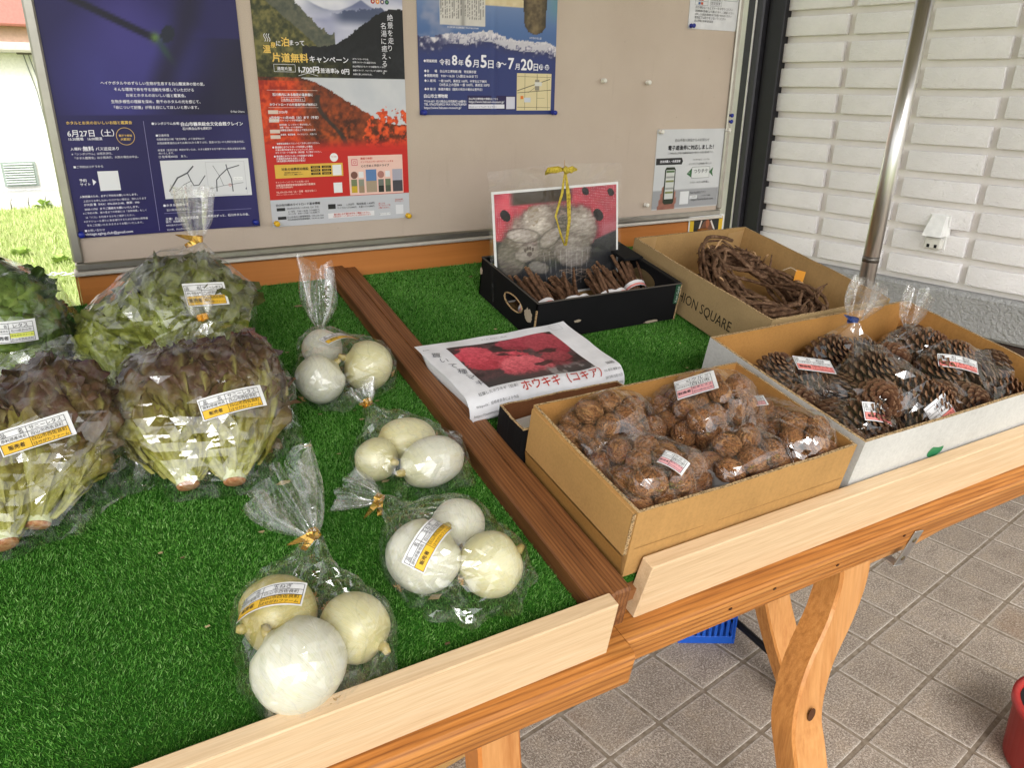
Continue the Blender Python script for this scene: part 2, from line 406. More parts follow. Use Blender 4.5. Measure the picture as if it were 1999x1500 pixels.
T2=[
('温',13.9,315.5,14.1,'y',2),
('泉',28.1,324.4,10.0,'y',2),
('に',38.6,327.4,8.1,'w',1),
('泊',47.4,328.0,15.0,'y',2),
('まって',63.0,329.5,27.3,'w',1),
('片道無料',28.9,301.2,66.9,'y',2),
('キャンペーン',98.0,301.5,74.9,'w',1),
('通常片道',36.0,285.9,27.1,'w',1),
('1,700円',75.8,283.1,38.7,'w',2),
('（普通車）',113.9,283.2,34.1,'w',1),
('→ 0円',144.8,281.7,28.6,'w',2),
('ホワイトロードには、',181.4,307.5,32.5,'w',1),
('世界ジオパークに認定された',181.0,301.5,47.0,'w',1),
('白山手取川ジオパークの絶景がたくさん。',181.1,294.1,66.6,'w',1),
('絶景ドライブ、ウォーキングと温泉を一緒に',181.3,287.1,69.3,'w',1),
('お得に楽しみませんか。',180.9,280.2,38.2,'w',1),
('石川県内にある指定の温泉宿に',23.0,241.6,76.0,'w',2),
('2名様以上で泊まると、',40.7,233.2,41.3,'w',1),
('ホワイトロードの片道通行料が無料に！',16.4,224.1,89.1,'w',2),
('2026年',31.5,210.7,17.0,'w',1),
('6月中旬～11月10日（火）まで（予定）',13.7,200.8,92.9,'w',2),
('（白山白川郷ホワイトロードの冬季閉鎖まで）',13.3,196.6,66.2,'w',1),
('自家用車（レンタカー）等を利用して、',31.1,188.9,60.4,'w',1),
('加賀・白山・5つの温泉地の',31.2,184.1,43.3,'w',1),
('協賛宿泊施設に2名以上で宿泊された方',31.3,178.9,67.4,'w',1),
('普通車、軽自動車、マイクロバス、大型バス',31.5,171.1,69.0,'w',1),
('協賛宿泊施設のフロントにてお申し付けください。',22.5,154.7,82.2,'w',1),
('❶ 宿泊前にホワイトロードを利用した場合',13.6,148.1,77.0,'w',2),
('片道分通行料金をキャッシュバックします。',19.0,143.3,73.0,'w',1),
('ホワイトロードの通行券（領収書）をご提示ください。',18.5,138.2,88.9,'w',1),
('❷ 宿泊後にホワイトロードを利用する場合',14.9,131.5,75.5,'w',2),
('片道無料利用券をお渡しします。',19.1,127.0,55.5,'w',1),
('（有効期間は発券宿泊日の翌日）',19.3,122.6,55.0,'w',1),
('対象の協賛宿泊施設',26.7,106.5,52.3,'k',1),
('宿泊施設の公式Webサイト',31.9,101.2,32.1,'k',1),
('予約サイトにてご確認ください。',29.9,97.5,38.0,'k',1),
('キャンペーンについてのお問い合せ',13.6,83.1,64.5,'p',1),
('加賀温泉郷誘客推進協議会実行委員会',13.4,77.3,76.9,'p',2),
('（石川県観光戦略課内）',13.0,73.4,33.2,'p',1),
('TEL.076-225-1542（土・日曜・祝日を除く）',12.6,64.4,78.4,'p',2),
('※都合により変更になる場合がございます。',12.2,60.3,49.9,'p',0),
('今だけ無料！',125.9,128.4,11.5,'r',1),
('動画で体感！',185.9,122.2,25.4,'r',1),
('インフルエンサーがナビゲートする',185.5,115.8,69.6,'r',1),
('心ときめく天空ドライブ',186.1,107.5,60.1,'k',1),
('白山白川郷ホワイトロード基本情報',10.1,39.3,86.7,'k',1),
('2026年6月中旬～11月10日（火）予定',30.5,32.7,62.7,'k',0),
('6～8月\u30007:00～18:00（17:00終了）',32.5,26.5,62.5,'k',0),
('9～11月\u30008:00～17:00（16:00終了）',32.6,21.9,62.0,'k',0),
('白山林道石川管理事務所／076-256-7341',29.8,15.7,72.3,'k',0),
('白山林道岐阜管理事務所／05769-6-1664',30.2,10.8,71.5,'k',0),
('1,700円\u3000軽自動車 1,400円',151.4,33.1,58.6,'k',0),
('普通車',131.4,33.5,10.0,'k',1),
('マイクロバス5,000円\u3000大型バス11,000円',130.9,27.4,78.7,'k',0),
('通行前に必ず通行状況をご確認ください。',122.9,15.3,76.6,'r',1),
('※悪天候等により通行止めになる場合があります',121.6,11.1,79.5,'r',0),
('詳しくは',219.4,31.8,13.4,'r',1),
('ホームページを',219.2,27.6,25.9,'r',1),
('ご覧ください。',218.9,22.8,24.0,'r',1),
('ホワイトロード',220.2,10.1,23.1,'k',0),
('白山白川郷',256.7,37.9,16.2,'r',1),
('ホワイトロード',255.2,34.5,19.5,'r',1),
]
T3=[
('◆開催期間',11.0,101.2,29.6,'w',1),
('令和',45.7,97.2,24.2,'w',1),
('8',74.0,97.3,12.7,'w',2),
('年',88.7,96.9,11.9,'w',1),
('6',104.3,94.6,15.4,'w',2),
('月',122.2,95.0,13.5,'w',1),
('5',140.3,94.2,14.9,'w',2),
('日',158.2,94.0,12.4,'w',1),
('～',187.5,96.1,14.8,'w',1),
('7',206.3,92.7,15.0,'w',2),
('月',223.6,92.4,11.1,'w',1),
('20',237.9,91.2,30.3,'w',2),
('日',270.0,91.1,11.4,'w',1),
('金',173.2,95.4,11.7,'b',1),
('月',285.0,92.5,9.7,'b',1),
('祝',299.8,92.2,10.2,'b',1),
('◆会\u3000\u3000場\u3000白山市立博物館1階\u3000特別展示室',11.6,82.5,118.5,'w',1),
('◆開館時間\u30009:00～16:30（入館は16:00まで）',11.4,73.6,122.1,'w',1),
('◆入 館 料\u3000一般 200円、高校生 100円、中学生以下無料',11.5,64.2,143.3,'w',1),
('（20名以上の団体 一般 100円、高校生 50円）',45.2,56.8,116.5,'w',1),
('◆休 館 日\u3000毎週月曜日（国民の祝日の場合は翌平日）',11.3,48.3,133.1,'w',1),
('白山市立博物館',10.1,34.1,53.3,'w',2),
('〒924-0871 石川県白山市西新町168番地1',10.2,24.8,95.9,'w',1),
('TEL 076(275)8922 FAX 076(275)8929',10.0,18.8,96.4,'w',1),
('https://www.hakusan-museum.jp/',9.8,12.2,84.8,'w',1),
('白山市立博物館の情報はこちら',112.5,30.1,69.4,'w',1),
('https://www.hakusan-museum.jp/',112.4,24.0,85.4,'w',1),
('白山ミュージアムポータルサイト',113.8,14.4,64.9,'b',0),
('金子鶴村筆 白山遊覧図記（白山市指定文化財）',64.9,166.3,71.5,'w',0),
('火打石の出土品',258.0,153.1,30.2,'w',0),
]
T4=[
('白山手取川漁協からのお知らせ',58.8,166.8,113.9,'g',0),
('電子遊漁券に対応しました！',38.1,147.3,152.4,'k',2),
('この券は白山手取川漁業協同組合が発行する電子遊漁券です。',38.8,136.7,151.8,'k',0),
('つりチケなら、いつでも',122.9,119.1,57.4,'k',0),
('どこからでも遊漁券が買える！',112.8,108.8,75.5,'k',0),
('つりチケ',130.5,87.5,48.8,'g',1),
('スマホ・PCから簡単購入',120.3,62.1,65.9,'k',0),
('遊漁券購入・会員登録',15.1,117.0,66.6,'w',1),
('Fish Pass対応アプリ',125.6,35.9,51.7,'k',0),
('つりチケで検索',165.2,27.0,30.1,'k',0),
('https://tsuritickets.com',129.3,17.5,77.2,'k',0),
('つりチケ',130.9,25.6,16.3,'k',0),
]
# ------------------------------------------------------------------ the setting
WD = Vector((-.163866, .986483, 0)); WX = Vector((.986483, .163866, 0))       # tile / house axes (turned 9.4 deg against the tables)
PITCH = .157; FO = Vector((.79374, .94226, 0))
FM = Matrix(((WX.x, WD.x, 0, FO.x), (WX.y, WD.y, 0, FO.y), (0, 0, 1, 0), (0, 0, 0, 1)))
def tile_colour(t, v):
    sp = t.noise(v, 190, 3, .6); blot = t.noise(v, 14, 4, .6, .4); sp2 = t.noise(v, 400, 2, .5); wl = t.noise(t.coord((1, .45, 1), (0, 0, .4)), 330, 3, .6)
    base = t.ramp(blot, [(.3, hexc('#75685c')), (.5, hexc('#8d8073')), (.72, hexc('#978774'))])
    col = t.mix(t.ramp(sp, [(.5, (0, 0, 0)), (.62, (.6, .6, .6))]), base, hexc('#c8bdb0'))
    col = t.mix(t.ramp(wl, [(.54, (0, 0, 0)), (.62, (.6, .6, .6))]), col, hexc('#cdc3b6'))
    col = t.mix(t.ramp(sp2, [(.34, (.95, .95, .95)), (.44, (0, 0, 0))]), col, hexc('#463b32'))
    rust = t.noise(v, 4.2, 3, .5); col = t.mix(t.ramp(rust, [(.62, (0, 0, 0)), (.8, (.4, .4, .4))]), col, hexc('#8a6238'))
    return col, t.math('ADD', t.math('MULTIPLY', sp, .6), wl)
def _tile_mat():
    t = NT('floor_tile'); g = t.n('NewGeometry'); tc = t.n('Mapping'); t.l(g.outputs['Position'], tc.inputs[0])
    col, h = tile_colour(t, tc.outputs[0])
    oi = t.n('ObjectInfo'); col = t.mix(t.math('MULTIPLY', oi.outputs['Random'], .22), col, hexc('#6a5d50'))
    # paler worn edge of each tile
    ge = t.n('TexCoord'); sx = t.n('SeparateXYZ'); t.l(ge.outputs['Object'], sx.inputs[0])
    e = t.math('MAXIMUM', t.math('ABSOLUTE', sx.outputs[0]), t.math('ABSOLUTE', sx.outputs[1]))
    col = t.mix(t.ramp(e, [(.066, (0, 0, 0)), (.0735, (.45, .45, .45))]), col, hexc('#c2bbb2'))
    t.pbr(col, .68, t.bump(h, .6, .0015), spec=.3); return t.m
def _slab_mat():
    t = NT('grout_and_far_tiles'); v = t.coord(); br = t.n('TexBrick'); br.offset = 0; br.squash = 1
    br.inputs['Scale'].default_value = 1; br.inputs['Brick Width'].default_value = PITCH; br.inputs['Row Height'].default_value = PITCH
    br.inputs['Mortar Size'].default_value = .0062; br.inputs['Mortar Smooth'].default_value = .1
    col, h = tile_colour(t, v)
    gn = t.noise(v, 60, 4); gr = t.ramp(gn, [(.35, hexc('#6f6253')), (.65, hexc('#8d8172'))])
    t.l(v, br.inputs['Vector']); t.l(col, br.inputs['Color1']); t.l(col, br.inputs['Color2']); t.l(gr, br.inputs['Mortar'])
    t.pbr(br.outputs['Color'], .75, t.bump(h, .3, .001), spec=.25); return t.m
MT_TILE = _tile_mat()
bm = bmesh.new(); box(bm, -4.2, 2.6, -5, 1.9, -.12, -.0018)
floor = structure(bm_obj('floor', bm, _slab_mat())); floor.matrix_world = FM
bm = bmesh.new(); q = PITCH / 2 - .0050; box(bm, -q, q, -q, q, -.02, 0, .0022, seg=2)
tile_me = bpy.data.meshes.new('tile'); bm.to_mesh(tile_me); bm.free(); tile_me.materials.append(MT_TILE)
rt = random.Random(5); nt_ = 0
Minv = FM.inverted(); camI = cam.matrix_world.inverted()
for i in range(-6, 18):
    for j in range(-8, 10):
        p = FM @ Vector(((i + .5) * PITCH, (j + .5) * PITCH, 0)); c = camI @ p
        if c.z > -.1: continue
        u, v = 742.9 * c.x / -c.z / 500., 742.9 * c.y / -c.z / 375.
        if abs(u) > 1.15 or abs(v) > 1.2 or p.y < -.2 or p.x > 2.75: continue
        o = bpy.data.objects.new('tile', tile_me); C.objects.link(o); o.parent = floor
        o.location = ((i + .5) * PITCH, (j + .5) * PITCH, rt.uniform(-.0006, .0006)); o.rotation_euler = (rt.uniform(-.003, .003), rt.uniform(-.003, .003), rt.choice((0, 1, 2, 3)) * math.pi / 2 + rt.uniform(-.004, .004)); nt_ += 1

# canopy over the entrance (out of view): keeps the top light off, as in the photograph
def soffit():
    t = NT('soffit_paint'); v = t.coord(); n = t.noise(v, 6, 3); t.pbr(t.ramp(n, [(.3, hexc('#857866')), (.7, hexc('#968a78'))]), .8); return t.m
bm = bmesh.new(); box(bm, -1.7, 2.65, -1.35, 2.2, 2.75, 2.95); structure(bm_obj('canopy_roof', bm, soffit())).matrix_world = Matrix.Rotation(R(9.43), 4, 'Z') 

# lawn: base colours paled to stand in for overexposed daylight
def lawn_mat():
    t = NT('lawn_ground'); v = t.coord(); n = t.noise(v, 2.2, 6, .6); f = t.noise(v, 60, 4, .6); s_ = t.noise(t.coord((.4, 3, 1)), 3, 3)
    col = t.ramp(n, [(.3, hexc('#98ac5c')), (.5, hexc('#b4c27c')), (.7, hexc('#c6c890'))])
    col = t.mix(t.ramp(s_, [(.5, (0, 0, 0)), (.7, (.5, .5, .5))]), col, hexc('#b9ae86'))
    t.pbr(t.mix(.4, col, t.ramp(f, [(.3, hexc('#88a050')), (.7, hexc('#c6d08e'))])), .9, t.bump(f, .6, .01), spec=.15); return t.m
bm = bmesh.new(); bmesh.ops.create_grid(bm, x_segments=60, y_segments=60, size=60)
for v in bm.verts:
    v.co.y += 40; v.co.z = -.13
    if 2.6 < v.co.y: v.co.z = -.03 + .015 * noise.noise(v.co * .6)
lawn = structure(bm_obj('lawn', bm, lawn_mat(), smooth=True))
rg = np.random.default_rng(3); n = 26000
gx = rg.uniform(-1.9, .35, n); gy = 3.2 + rg.random(n) ** 1.3 * 7.6; gh = rg.uniform(.02, .055, n); ga = rg.uniform(0, 6.28, n)
V = np.empty((n, 3, 3)); wv = .006
V[:, 0] = np.stack([gx - np.cos(ga) * wv, gy - np.sin(ga) * wv, np.full(n, -.035)], 1); V[:, 1] = np.stack([gx + np.cos(ga) * wv, gy + np.sin(ga) * wv, np.full(n, -.035)], 1)
V[:, 2] = np.stack([gx + rg.normal(0, .018, n), gy + rg.normal(0, .018, n), -.02 + gh], 1)
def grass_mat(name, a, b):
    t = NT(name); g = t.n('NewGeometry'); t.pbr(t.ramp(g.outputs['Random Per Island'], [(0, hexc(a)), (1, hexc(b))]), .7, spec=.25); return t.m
def tri_obj(name, V, mat, parent=None):
    me = bpy.data.meshes.new(name); n = len(V); me.vertices.add(n * 3); me.vertices.foreach_set('co', V.astype('f').ravel())
    me.loops.add(n * 3); me.loops.foreach_set('vertex_index', np.arange(n * 3, dtype='i')); me.polygons.add(n)
    me.polygons.foreach_set('loop_start', np.arange(0, n * 3, 3, dtype='i')); me.update(calc_edges=True); me.materials.append(mat)
    return link(bpy.data.objects.new(name, me), parent)
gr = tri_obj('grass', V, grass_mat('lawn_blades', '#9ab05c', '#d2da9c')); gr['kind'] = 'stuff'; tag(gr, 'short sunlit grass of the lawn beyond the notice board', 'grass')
def weed(p, n, r, label, seed):
    rr = random.Random(seed); e = thing('weed', label, 'plant', Matrix.Translation(p), 'leafy weeds in the lawn'); VF = []
    for i in range(n):
        a = rr.uniform(0, 6.28); ln = r * rr.uniform(.5, 1); el = rr.uniform(.3, 1.1); d = Vector((math.cos(a) * math.cos(el), math.sin(a) * math.cos(el), math.sin(el))); w = Vector((-math.sin(a), math.cos(a), 0)) * ln * .3
        b = d * ln * .3; t = d * ln; m = d * ln * .65 + Vector((0, 0, ln * .06))
        VF.append(([b, m + w, t - Vector((0, 0, ln * .12)), m - w], [(0, 1, 2, 3)]))
    V, F = merge(*VF); mesh_obj('leaves', V, F, grass_mat('weed_leaf', '#86a648', '#c2d67c'), e)
    V, F = merge(*[tube([(0, 0, -.03), (rr.uniform(-.1, .1) * r, rr.uniform(-.1, .1) * r, r * .5)], [.004, .002], 5) for _ in range(4)]); mesh_obj('stems', V, F, ink('#8aa050'), e)
for p, n, r, l, s_ in (((-.42, 7.4, -.03), 60, .11, 'low leafy weed on the lawn nearest the vent', 1), ((-.36, 6.6, -.03), 70, .11, 'broad leafy weed on the lawn just above the lettuce bag', 2), ((-.15, 6.95, -.03), 70, .11, 'leafy weed on the lawn beside the board frame', 3), ((-.27, 10.3, -.03), 40, .15, 'tall weed growing at the white kerb blocks', 4)): weed(Vector(p), n, r, l, s_)
# plastic chain between two pegs
e = thing('plastic_chain', 'white plastic chain lying across the lawn behind the board', 'chain', Matrix.Translation((-.2, 6.1, .02)))
VF = []
for i in range(26):
    c = Vector((-.32 + i * .03, .12 * i / 26, .03 + .01 * math.sin(i * .7))); up = Vector((0, 0, 1)) if i % 2 else Vector((0, 1, 0))
    VF.append(tube([c + Vector((.021 * math.cos(a), 0, 0)) + up * (.011 * math.sin(a)) for a in np.linspace(0, 6.2832, 11)], .0045, 5, False))
V, F = merge(*VF); mesh_obj('links', V, F, M_WHITE, e, True)

# white building far behind on the left
e = thing('white_building', 'white rendered building with a grey louvred vent beyond the lawn', 'building', Matrix.Translation((0, 11, 0)))
bpart('wall', e, plain('#ecebe6', .8), (-6, 5, 0, 4, -.2, 1.62), bev=0)
bpart('fascia', e, plain('#b89a86', .7), (-6, 5, -.25, -.02, 1.72, 1.88))
bpart('gutter', e, plain('#c9c2bb', .6), (-6, 5, -.32, -.05, 1.62, 1.72), bev=.02)
bpart('roof', e, plain('#c77f78', .7), (-6, 5, -.4, 4, 1.88, 2.6), bev=.02)
v_ = bpart('vent', e, plain('#8f9a92', .6), (-.64, -.29, -.05, -.005, .15, .43))
for k in range(9): bpart('louvre', v_, plain('#c3cbc4', .5), (-.615, -.315, -.075, -.045, .172 + k * .028, .188 + k * .028), bev=.003)
bpart('junction_box', e, plain('#5d564e', .6), (-.25, -.08, -.09, -.005, 1.6, 1.78), bev=.01)
for x in (-.1, -.05, .02):
    V, F = tube([(x - .1, -.03, 1.7), (x - .02, -.03, 1.2), (x + .02, -.03, .6), (x + .1, -.03, .1)], .006, 5); mesh_obj('cable', V, F, ink('#777a78'), e)
for k in range(14): bpart('kerb_block', e, plain('#e4e2dc', .8), (-1.6 + k * .17, -1.44 + k * .17, -.7, -.35, -.1, .06), bev=.012)
bpart('ledge', e, plain('#b9b9b5', .8), (-6, 5, -.35, -.01, -.1, .1), bev=.01)

# brick-faced wall, dark corner post and stucco wall
W0 = Vector((2.83976, 1.3374, 0))
WM = Matrix(((-WD.x, WX.x, 0, W0.x), (-WD.y, WX.y, 0, W0.y), (0, 0, 1, 0), (0, 0, 0, 1)))   # local x = towards viewer along wall, y = into wall
def stucco(name, c, sc=170, st=.55, dist=.003):
    t = NT(name); v = t.coord(); b = hexc(c); n = t.noise(v, sc, 4, .55, .6); d = t.noise(v, 7, 4)
    col = t.ramp(d, [(.3, tuple(x * .9 for x in b)), (.65, b)])
    t.pbr(col, .8, t.bump(n, st, dist), spec=.2); return t.m
M_BRICK = stucco('painted_brick', '#f2eff0', 150, 1., .004); M_JOINT = stucco('painted_joint', '#e8e3df', 90, .3)
wall = thing('brick_wall', 'white painted wall of long raised bricks with a grey plinth', 'wall', WM)
bpart('backing', wall, M_JOINT, (-1.13, 3.2, 0, .2, .0, 2.76), bev=0)
plinth = bpart('plinth', wall, stucco('plinth_render', '#a2a2a1', 75, 1., .012), (-1.13, 3.2, -.05, .02, .495, .648), bev=.012)
bpart('base_board', wall, plain('#3b2a22', .6), (-1.13, 3.2, -.035, .02, .0, .49))
bm = bmesh.new(); box(bm, -.1325, .1325, -.021, .004, -.0355, .0355, .004, seg=2)
br_me = bpy.data.meshes.new('brick'); bm.to_mesh(br_me); bm.free(); br_me.materials.append(M_BRICK); br_me.shade_smooth()
rb = random.Random(8)
for r_ in range(13):
    for c_ in range(-3, 5):
        x = -(.665 + .0) + c_ * .292; z = .7065 + .0952 * r_
        if z > 1.95 or x < -1.13 or x > .75: continue
        o = bpy.data.objects.new('brick', br_me); C.objects.link(o); o.parent = wall
        s_ = .91 if c_ == -1 else 1
        o.location = (x + rb.uniform(-.002, .002), rb.uniform(-.002, .001), z + rb.uniform(-.0015, .0015)); o.rotation_euler = (0, rb.uniform(-.004, .004), 0)
# corner post of the window frame
post = thing('corner_post', 'dark grey metal corner post between stucco and brick walls', 'post', WM)
M_POST = plain('#3b3a40', .4, .4)
bpart('jamb', post, M_POST, (-1.245, -1.165, -.075, .1, 0, 2.74), bev=.006)
bpart('frame_profile', post, plain('#26252a', .45, .3), (-1.163, -1.085, -.045, .1, 0, 2.74), bev=.004)
bpart('gasket', post, plain('#c3bfc0', .4, .6), (-1.205, -1.197, -.081, -.07, 0, 2.74), bev=.001)
st = thing('stucco_wall', 'white stucco wall strip behind the right end of notice board', 'wall', WM)
bpart('render', st, stucco('white_stucco', '#f0eee9', 120, .7), (-1.9, -1.247, .02, .22, 0, 2.74), bev=0)
# outdoor socket cover
sk = thing('outlet_cover', 'white weatherproof outlet cover on the brick wall', 'outlet cover', WM @ Matrix.Translation((-.343, -.012, .845)))
mesh_obj('hood', [(-.036, 0, .062), (.036, 0, .062), (.038, 0, -.01), (-.038, 0, -.01), (-.024, -.022, .06), (.024, -.022, .06), (.033, -.062, -.012), (-.033, -.062, -.012)],
         [(4, 5, 1, 0), (4, 7, 6, 5), (5, 6, 2, 1), (0, 3, 7, 4), (7, 3, 2, 6)], M_WHITE, sk)
bpart('back_plate', sk, M_WHITE, (-.04, .04, -.012, .004, -.065, .066), bev=.005)
bpart('socket', sk, plain('#d9d7d0', .5), (-.031, .031, -.036, -.01, -.062, -.02), bev=.006)
for x in (-.013, .013): bpart('slot', sk, M_BLK, (x - .005, x + .005, -.038, -.034, -.055, -.043), bev=.001)
V, F = lathe([(.0035, 0), (.0035, .004)], 10); mesh_obj('screw', [Vector((0, -.024, .045)) + Vector((a, -c, b)) for a, b, c in V], F, M_BLK, sk)

# ------------------------------------------------------------------ notice board with posters
BY = 1.536
def board_mat():
    t = NT('board_vinyl'); v = t.coord(); n = t.noise(v, 700, 3, .6); d = t.noise(v, 4, 4, .6); s_ = t.noise(t.coord((6, 1, .6)), 12, 3, .5); k = t.noise(v, 110, 2, .5)
    col = t.ramp(d, [(.3, hexc('#bcaa9b')), (.7, hexc('#cabaab'))]); col = t.mix(.25, col, t.ramp(n, [(.35, hexc('#8f7f72')), (.65, hexc('#cbbcae'))]))
    col = t.mix(t.ramp(s_, [(.62, (0, 0, 0)), (.8, (.2, .2, .2))]), col, hexc('#9a8574'))
    col = t.mix(t.ramp(k, [(.2, (.8, .8, .8)), (.27, (0, 0, 0))]), col, hexc('#7d6c5e'))
    t.pbr(col, .6, t.bump(n, .25, .0006), spec=.3); return t.m
bd = thing('notice_board', 'beige pin board in an aluminium frame above an orange wooden panel', 'notice board', Matrix.Translation((0, BY, 0)))
bpart('pin_surface', bd, board_mat(), (.002, 1.508, 0, .02, 1.022, 1.9), bev=0)
bpart('frame_bottom', bd, M_ALU, (-.012, 1.522, -.006, .025, 1.008, 1.022), bev=.003)
bpart('frame_side', bd, M_ALU, (-.014, .003, -.008, .026, 1.024, 1.92), bev=.003); bpart('frame_side', bd, M_ALU, (1.508, 1.523, -.008, .026, 1.024, 1.92), bev=.003)
bpart('frame_ledge', bd, plain('#d9d4cc', .35, .4), (-.016, 1.524, -.014, .026, 1.0, 1.0075), bev=.002)
bpart('lower_panel', bd, M_ORANGE, (-.012, 1.535, -.002, .024, .8, .9985), bev=.002)
bpart('panel_edge', bd, M_LEG_EDGE, (-.0155, -.0125, -.001, .023, .8, .998), bev=.0005)
for x in (.02, 1.49): bpart('support_post', bd, M_LEG, (x - .03, x + .03, .027, .087, 0, 1.95), bev=.004)
M_PINB = plain('#1b2a8c', .3); M_PINY = plain('#e0b020', .3); M_PINW = plain('#e6e2da', .35)
def pin(x, z, m, label, group):
    V, F = lathe([(.0008, 0), (.0008, .002), (.005, .0025), (.0055, .004), (.0032, .006), (.003, .010), (.0052, .0125), (.0048, .0145), (.002, .0152)], 14)
    o = mesh_obj('push_pin', [(a, -c, b) for a, b, c in V], [f[::-1] for f in F], m, None, True); o.location = (x, BY - .002, z); tag(o, label, 'push pin', group)
POS = {'w': '#eceaf2', 'y': '#ecc566', 'k': '#26262a', 'p': '#f1c3ba', 'r': '#c8483c', 'b': '#27336c', 'g': '#4c4d4e'}
def poster(name, label, x, z, w, h, bend=None, thick=.0006):
    e = thing(name, label, 'poster', Matrix.Translation((x, BY - .0012, z)))
    fn = lambda a, b, l=0.: Vector((a, -l - (bend(a / w, b / h) if bend else 0), b))
    return e, fn
# firefly poster
e, fn = poster('poster', 'dark purple firefly evening poster with white text and a map', -.001, 1.0655, .3125, .442, lambda u, v: .006 * sstep(.8, 1, np.float64(u)) * (1 - v) + .0012 * (1 + math.sin(u * 5)))
def p1(U, V):
    top = V > .462
    n = fbm(U * 3, V * 4, 1); b = lerp(col3('#1f1950'), col3('#2a2568'), n)
    ph = lerp(col3('#221c55'), col3('#3d3a86'), np.clip(1.2 - ((U - .45) ** 2 * 5 + (V - .58) ** 2 * 14), 0, 1) * (.6 + .6 * n))
    ph = lerp(ph, col3('#4a3f92'), np.exp(-((U - .42) ** 2 * 30 + (V - .8) ** 2 * 30)) * .6)
    ph = lerp(ph, col3('#17122f'), sstep(.12, .0, np.abs((U - .66) - (V - .75) * .25 - .06 * np.sin(V * 9))) * .75 * (V > .58))
    ph = lerp(ph, col3('#120e2a'), sstep(.5, .95, U + (.62 - V) * 1.2) * .8 * (V < .75))
    ph = lerp(ph, col3('#100d26'), sstep(.02, .008, np.abs((V - .745) + (U - .535) * .33)) * (U < .56) * (U > .15))
    ph = lerp(ph, col3('#6f8f45'), np.exp(-(((U - .555) / .022) ** 2 + ((V - .742) / .016) ** 2)))
    ph = lerp(ph, col3('#1a2030'), (((((U - .62) * .8 + (V - .755) * .9) / .045) ** 2 + (((V - .755) * .8 - (U - .62) * .6) / .028) ** 2) < 1) * .95)
    ph = lerp(ph, col3('#2b4a3a'), np.exp(-((((U - .6) + (V - .69) * .7) / .02) ** 2 + ((V - .7) / .04) ** 2)) * .8)
    return np.where(top[..., None], ph, b * .95)
paint('sheet', e, 0, 0, .3125, .442, 90, 130, p1, fn)
s = Sheet(fn)
for t_, x, y, w, c_, b in T1: s.text(t_, x / 1e3, y / 1e3, w / 1e3, col=POS[c_], bold=b)
s.ring(.103, .169, .0145, .0007, '#ecc566'); s.line([(.1348, .1937), (.134, .004)], .0007, '#8f8bb8'); s.line([(.146, .0343), (.2993, .0343)], .0006, '#8f8bb8')
s.rect(.0499, .0792, .082, .1122, '#e6e6ea'); s.poly([(.0403, .0998), (.0402, .0891), (.0458, .0949)], '#eceaf2')
s.rect(.1517, .0595, .3037, .1267, '#dcdce0'); s.frame(.2277, .0622, .2955, .1216, .0005, '#b5b5bb')
for rd, w in ((((160.7, 73.3), (176.9, 95.9), (194.8, 104), (205.7, 115.2)), 2.4), (((194.8, 104), (198.7, 91.1), (203.1, 81.1), (211.8, 81.7), (224.4, 97.9)), 1.6), (((163.5, 80), (175.8, 74.5), (194.3, 71.6)), .7), (((198.5, 89.1), (186.5, 83.8), (172.7, 72.7)), .9), (((242.2, 69.2), (243.7, 89.2), (250.5, 96.8), (264.6, 108.6), (286.1, 114.4)), 1.8), (((263.5, 116.1), (264.6, 108.2), (270.3, 90), (270.7, 67.8)), 1.8), (((240.1, 115), (249.5, 96.9), (255.1, 78.6)), .7), (((229.1, 73.9), (255.1, 78.6), (290.5, 83.1)), .7)): s.line([(a / 1e3, b / 1e3) for a, b in rd], w / 1e3, '#55555c')
s.rect(.274, .088, .29, .0935, '#f2f2f4', 3); s.text('クレイン', .2755, .0892, .0125, col='#5a5a60', layer=4); s.ring(.2665, .0795, .0025, .0007, '#c8483c', 3)
s.build(e)
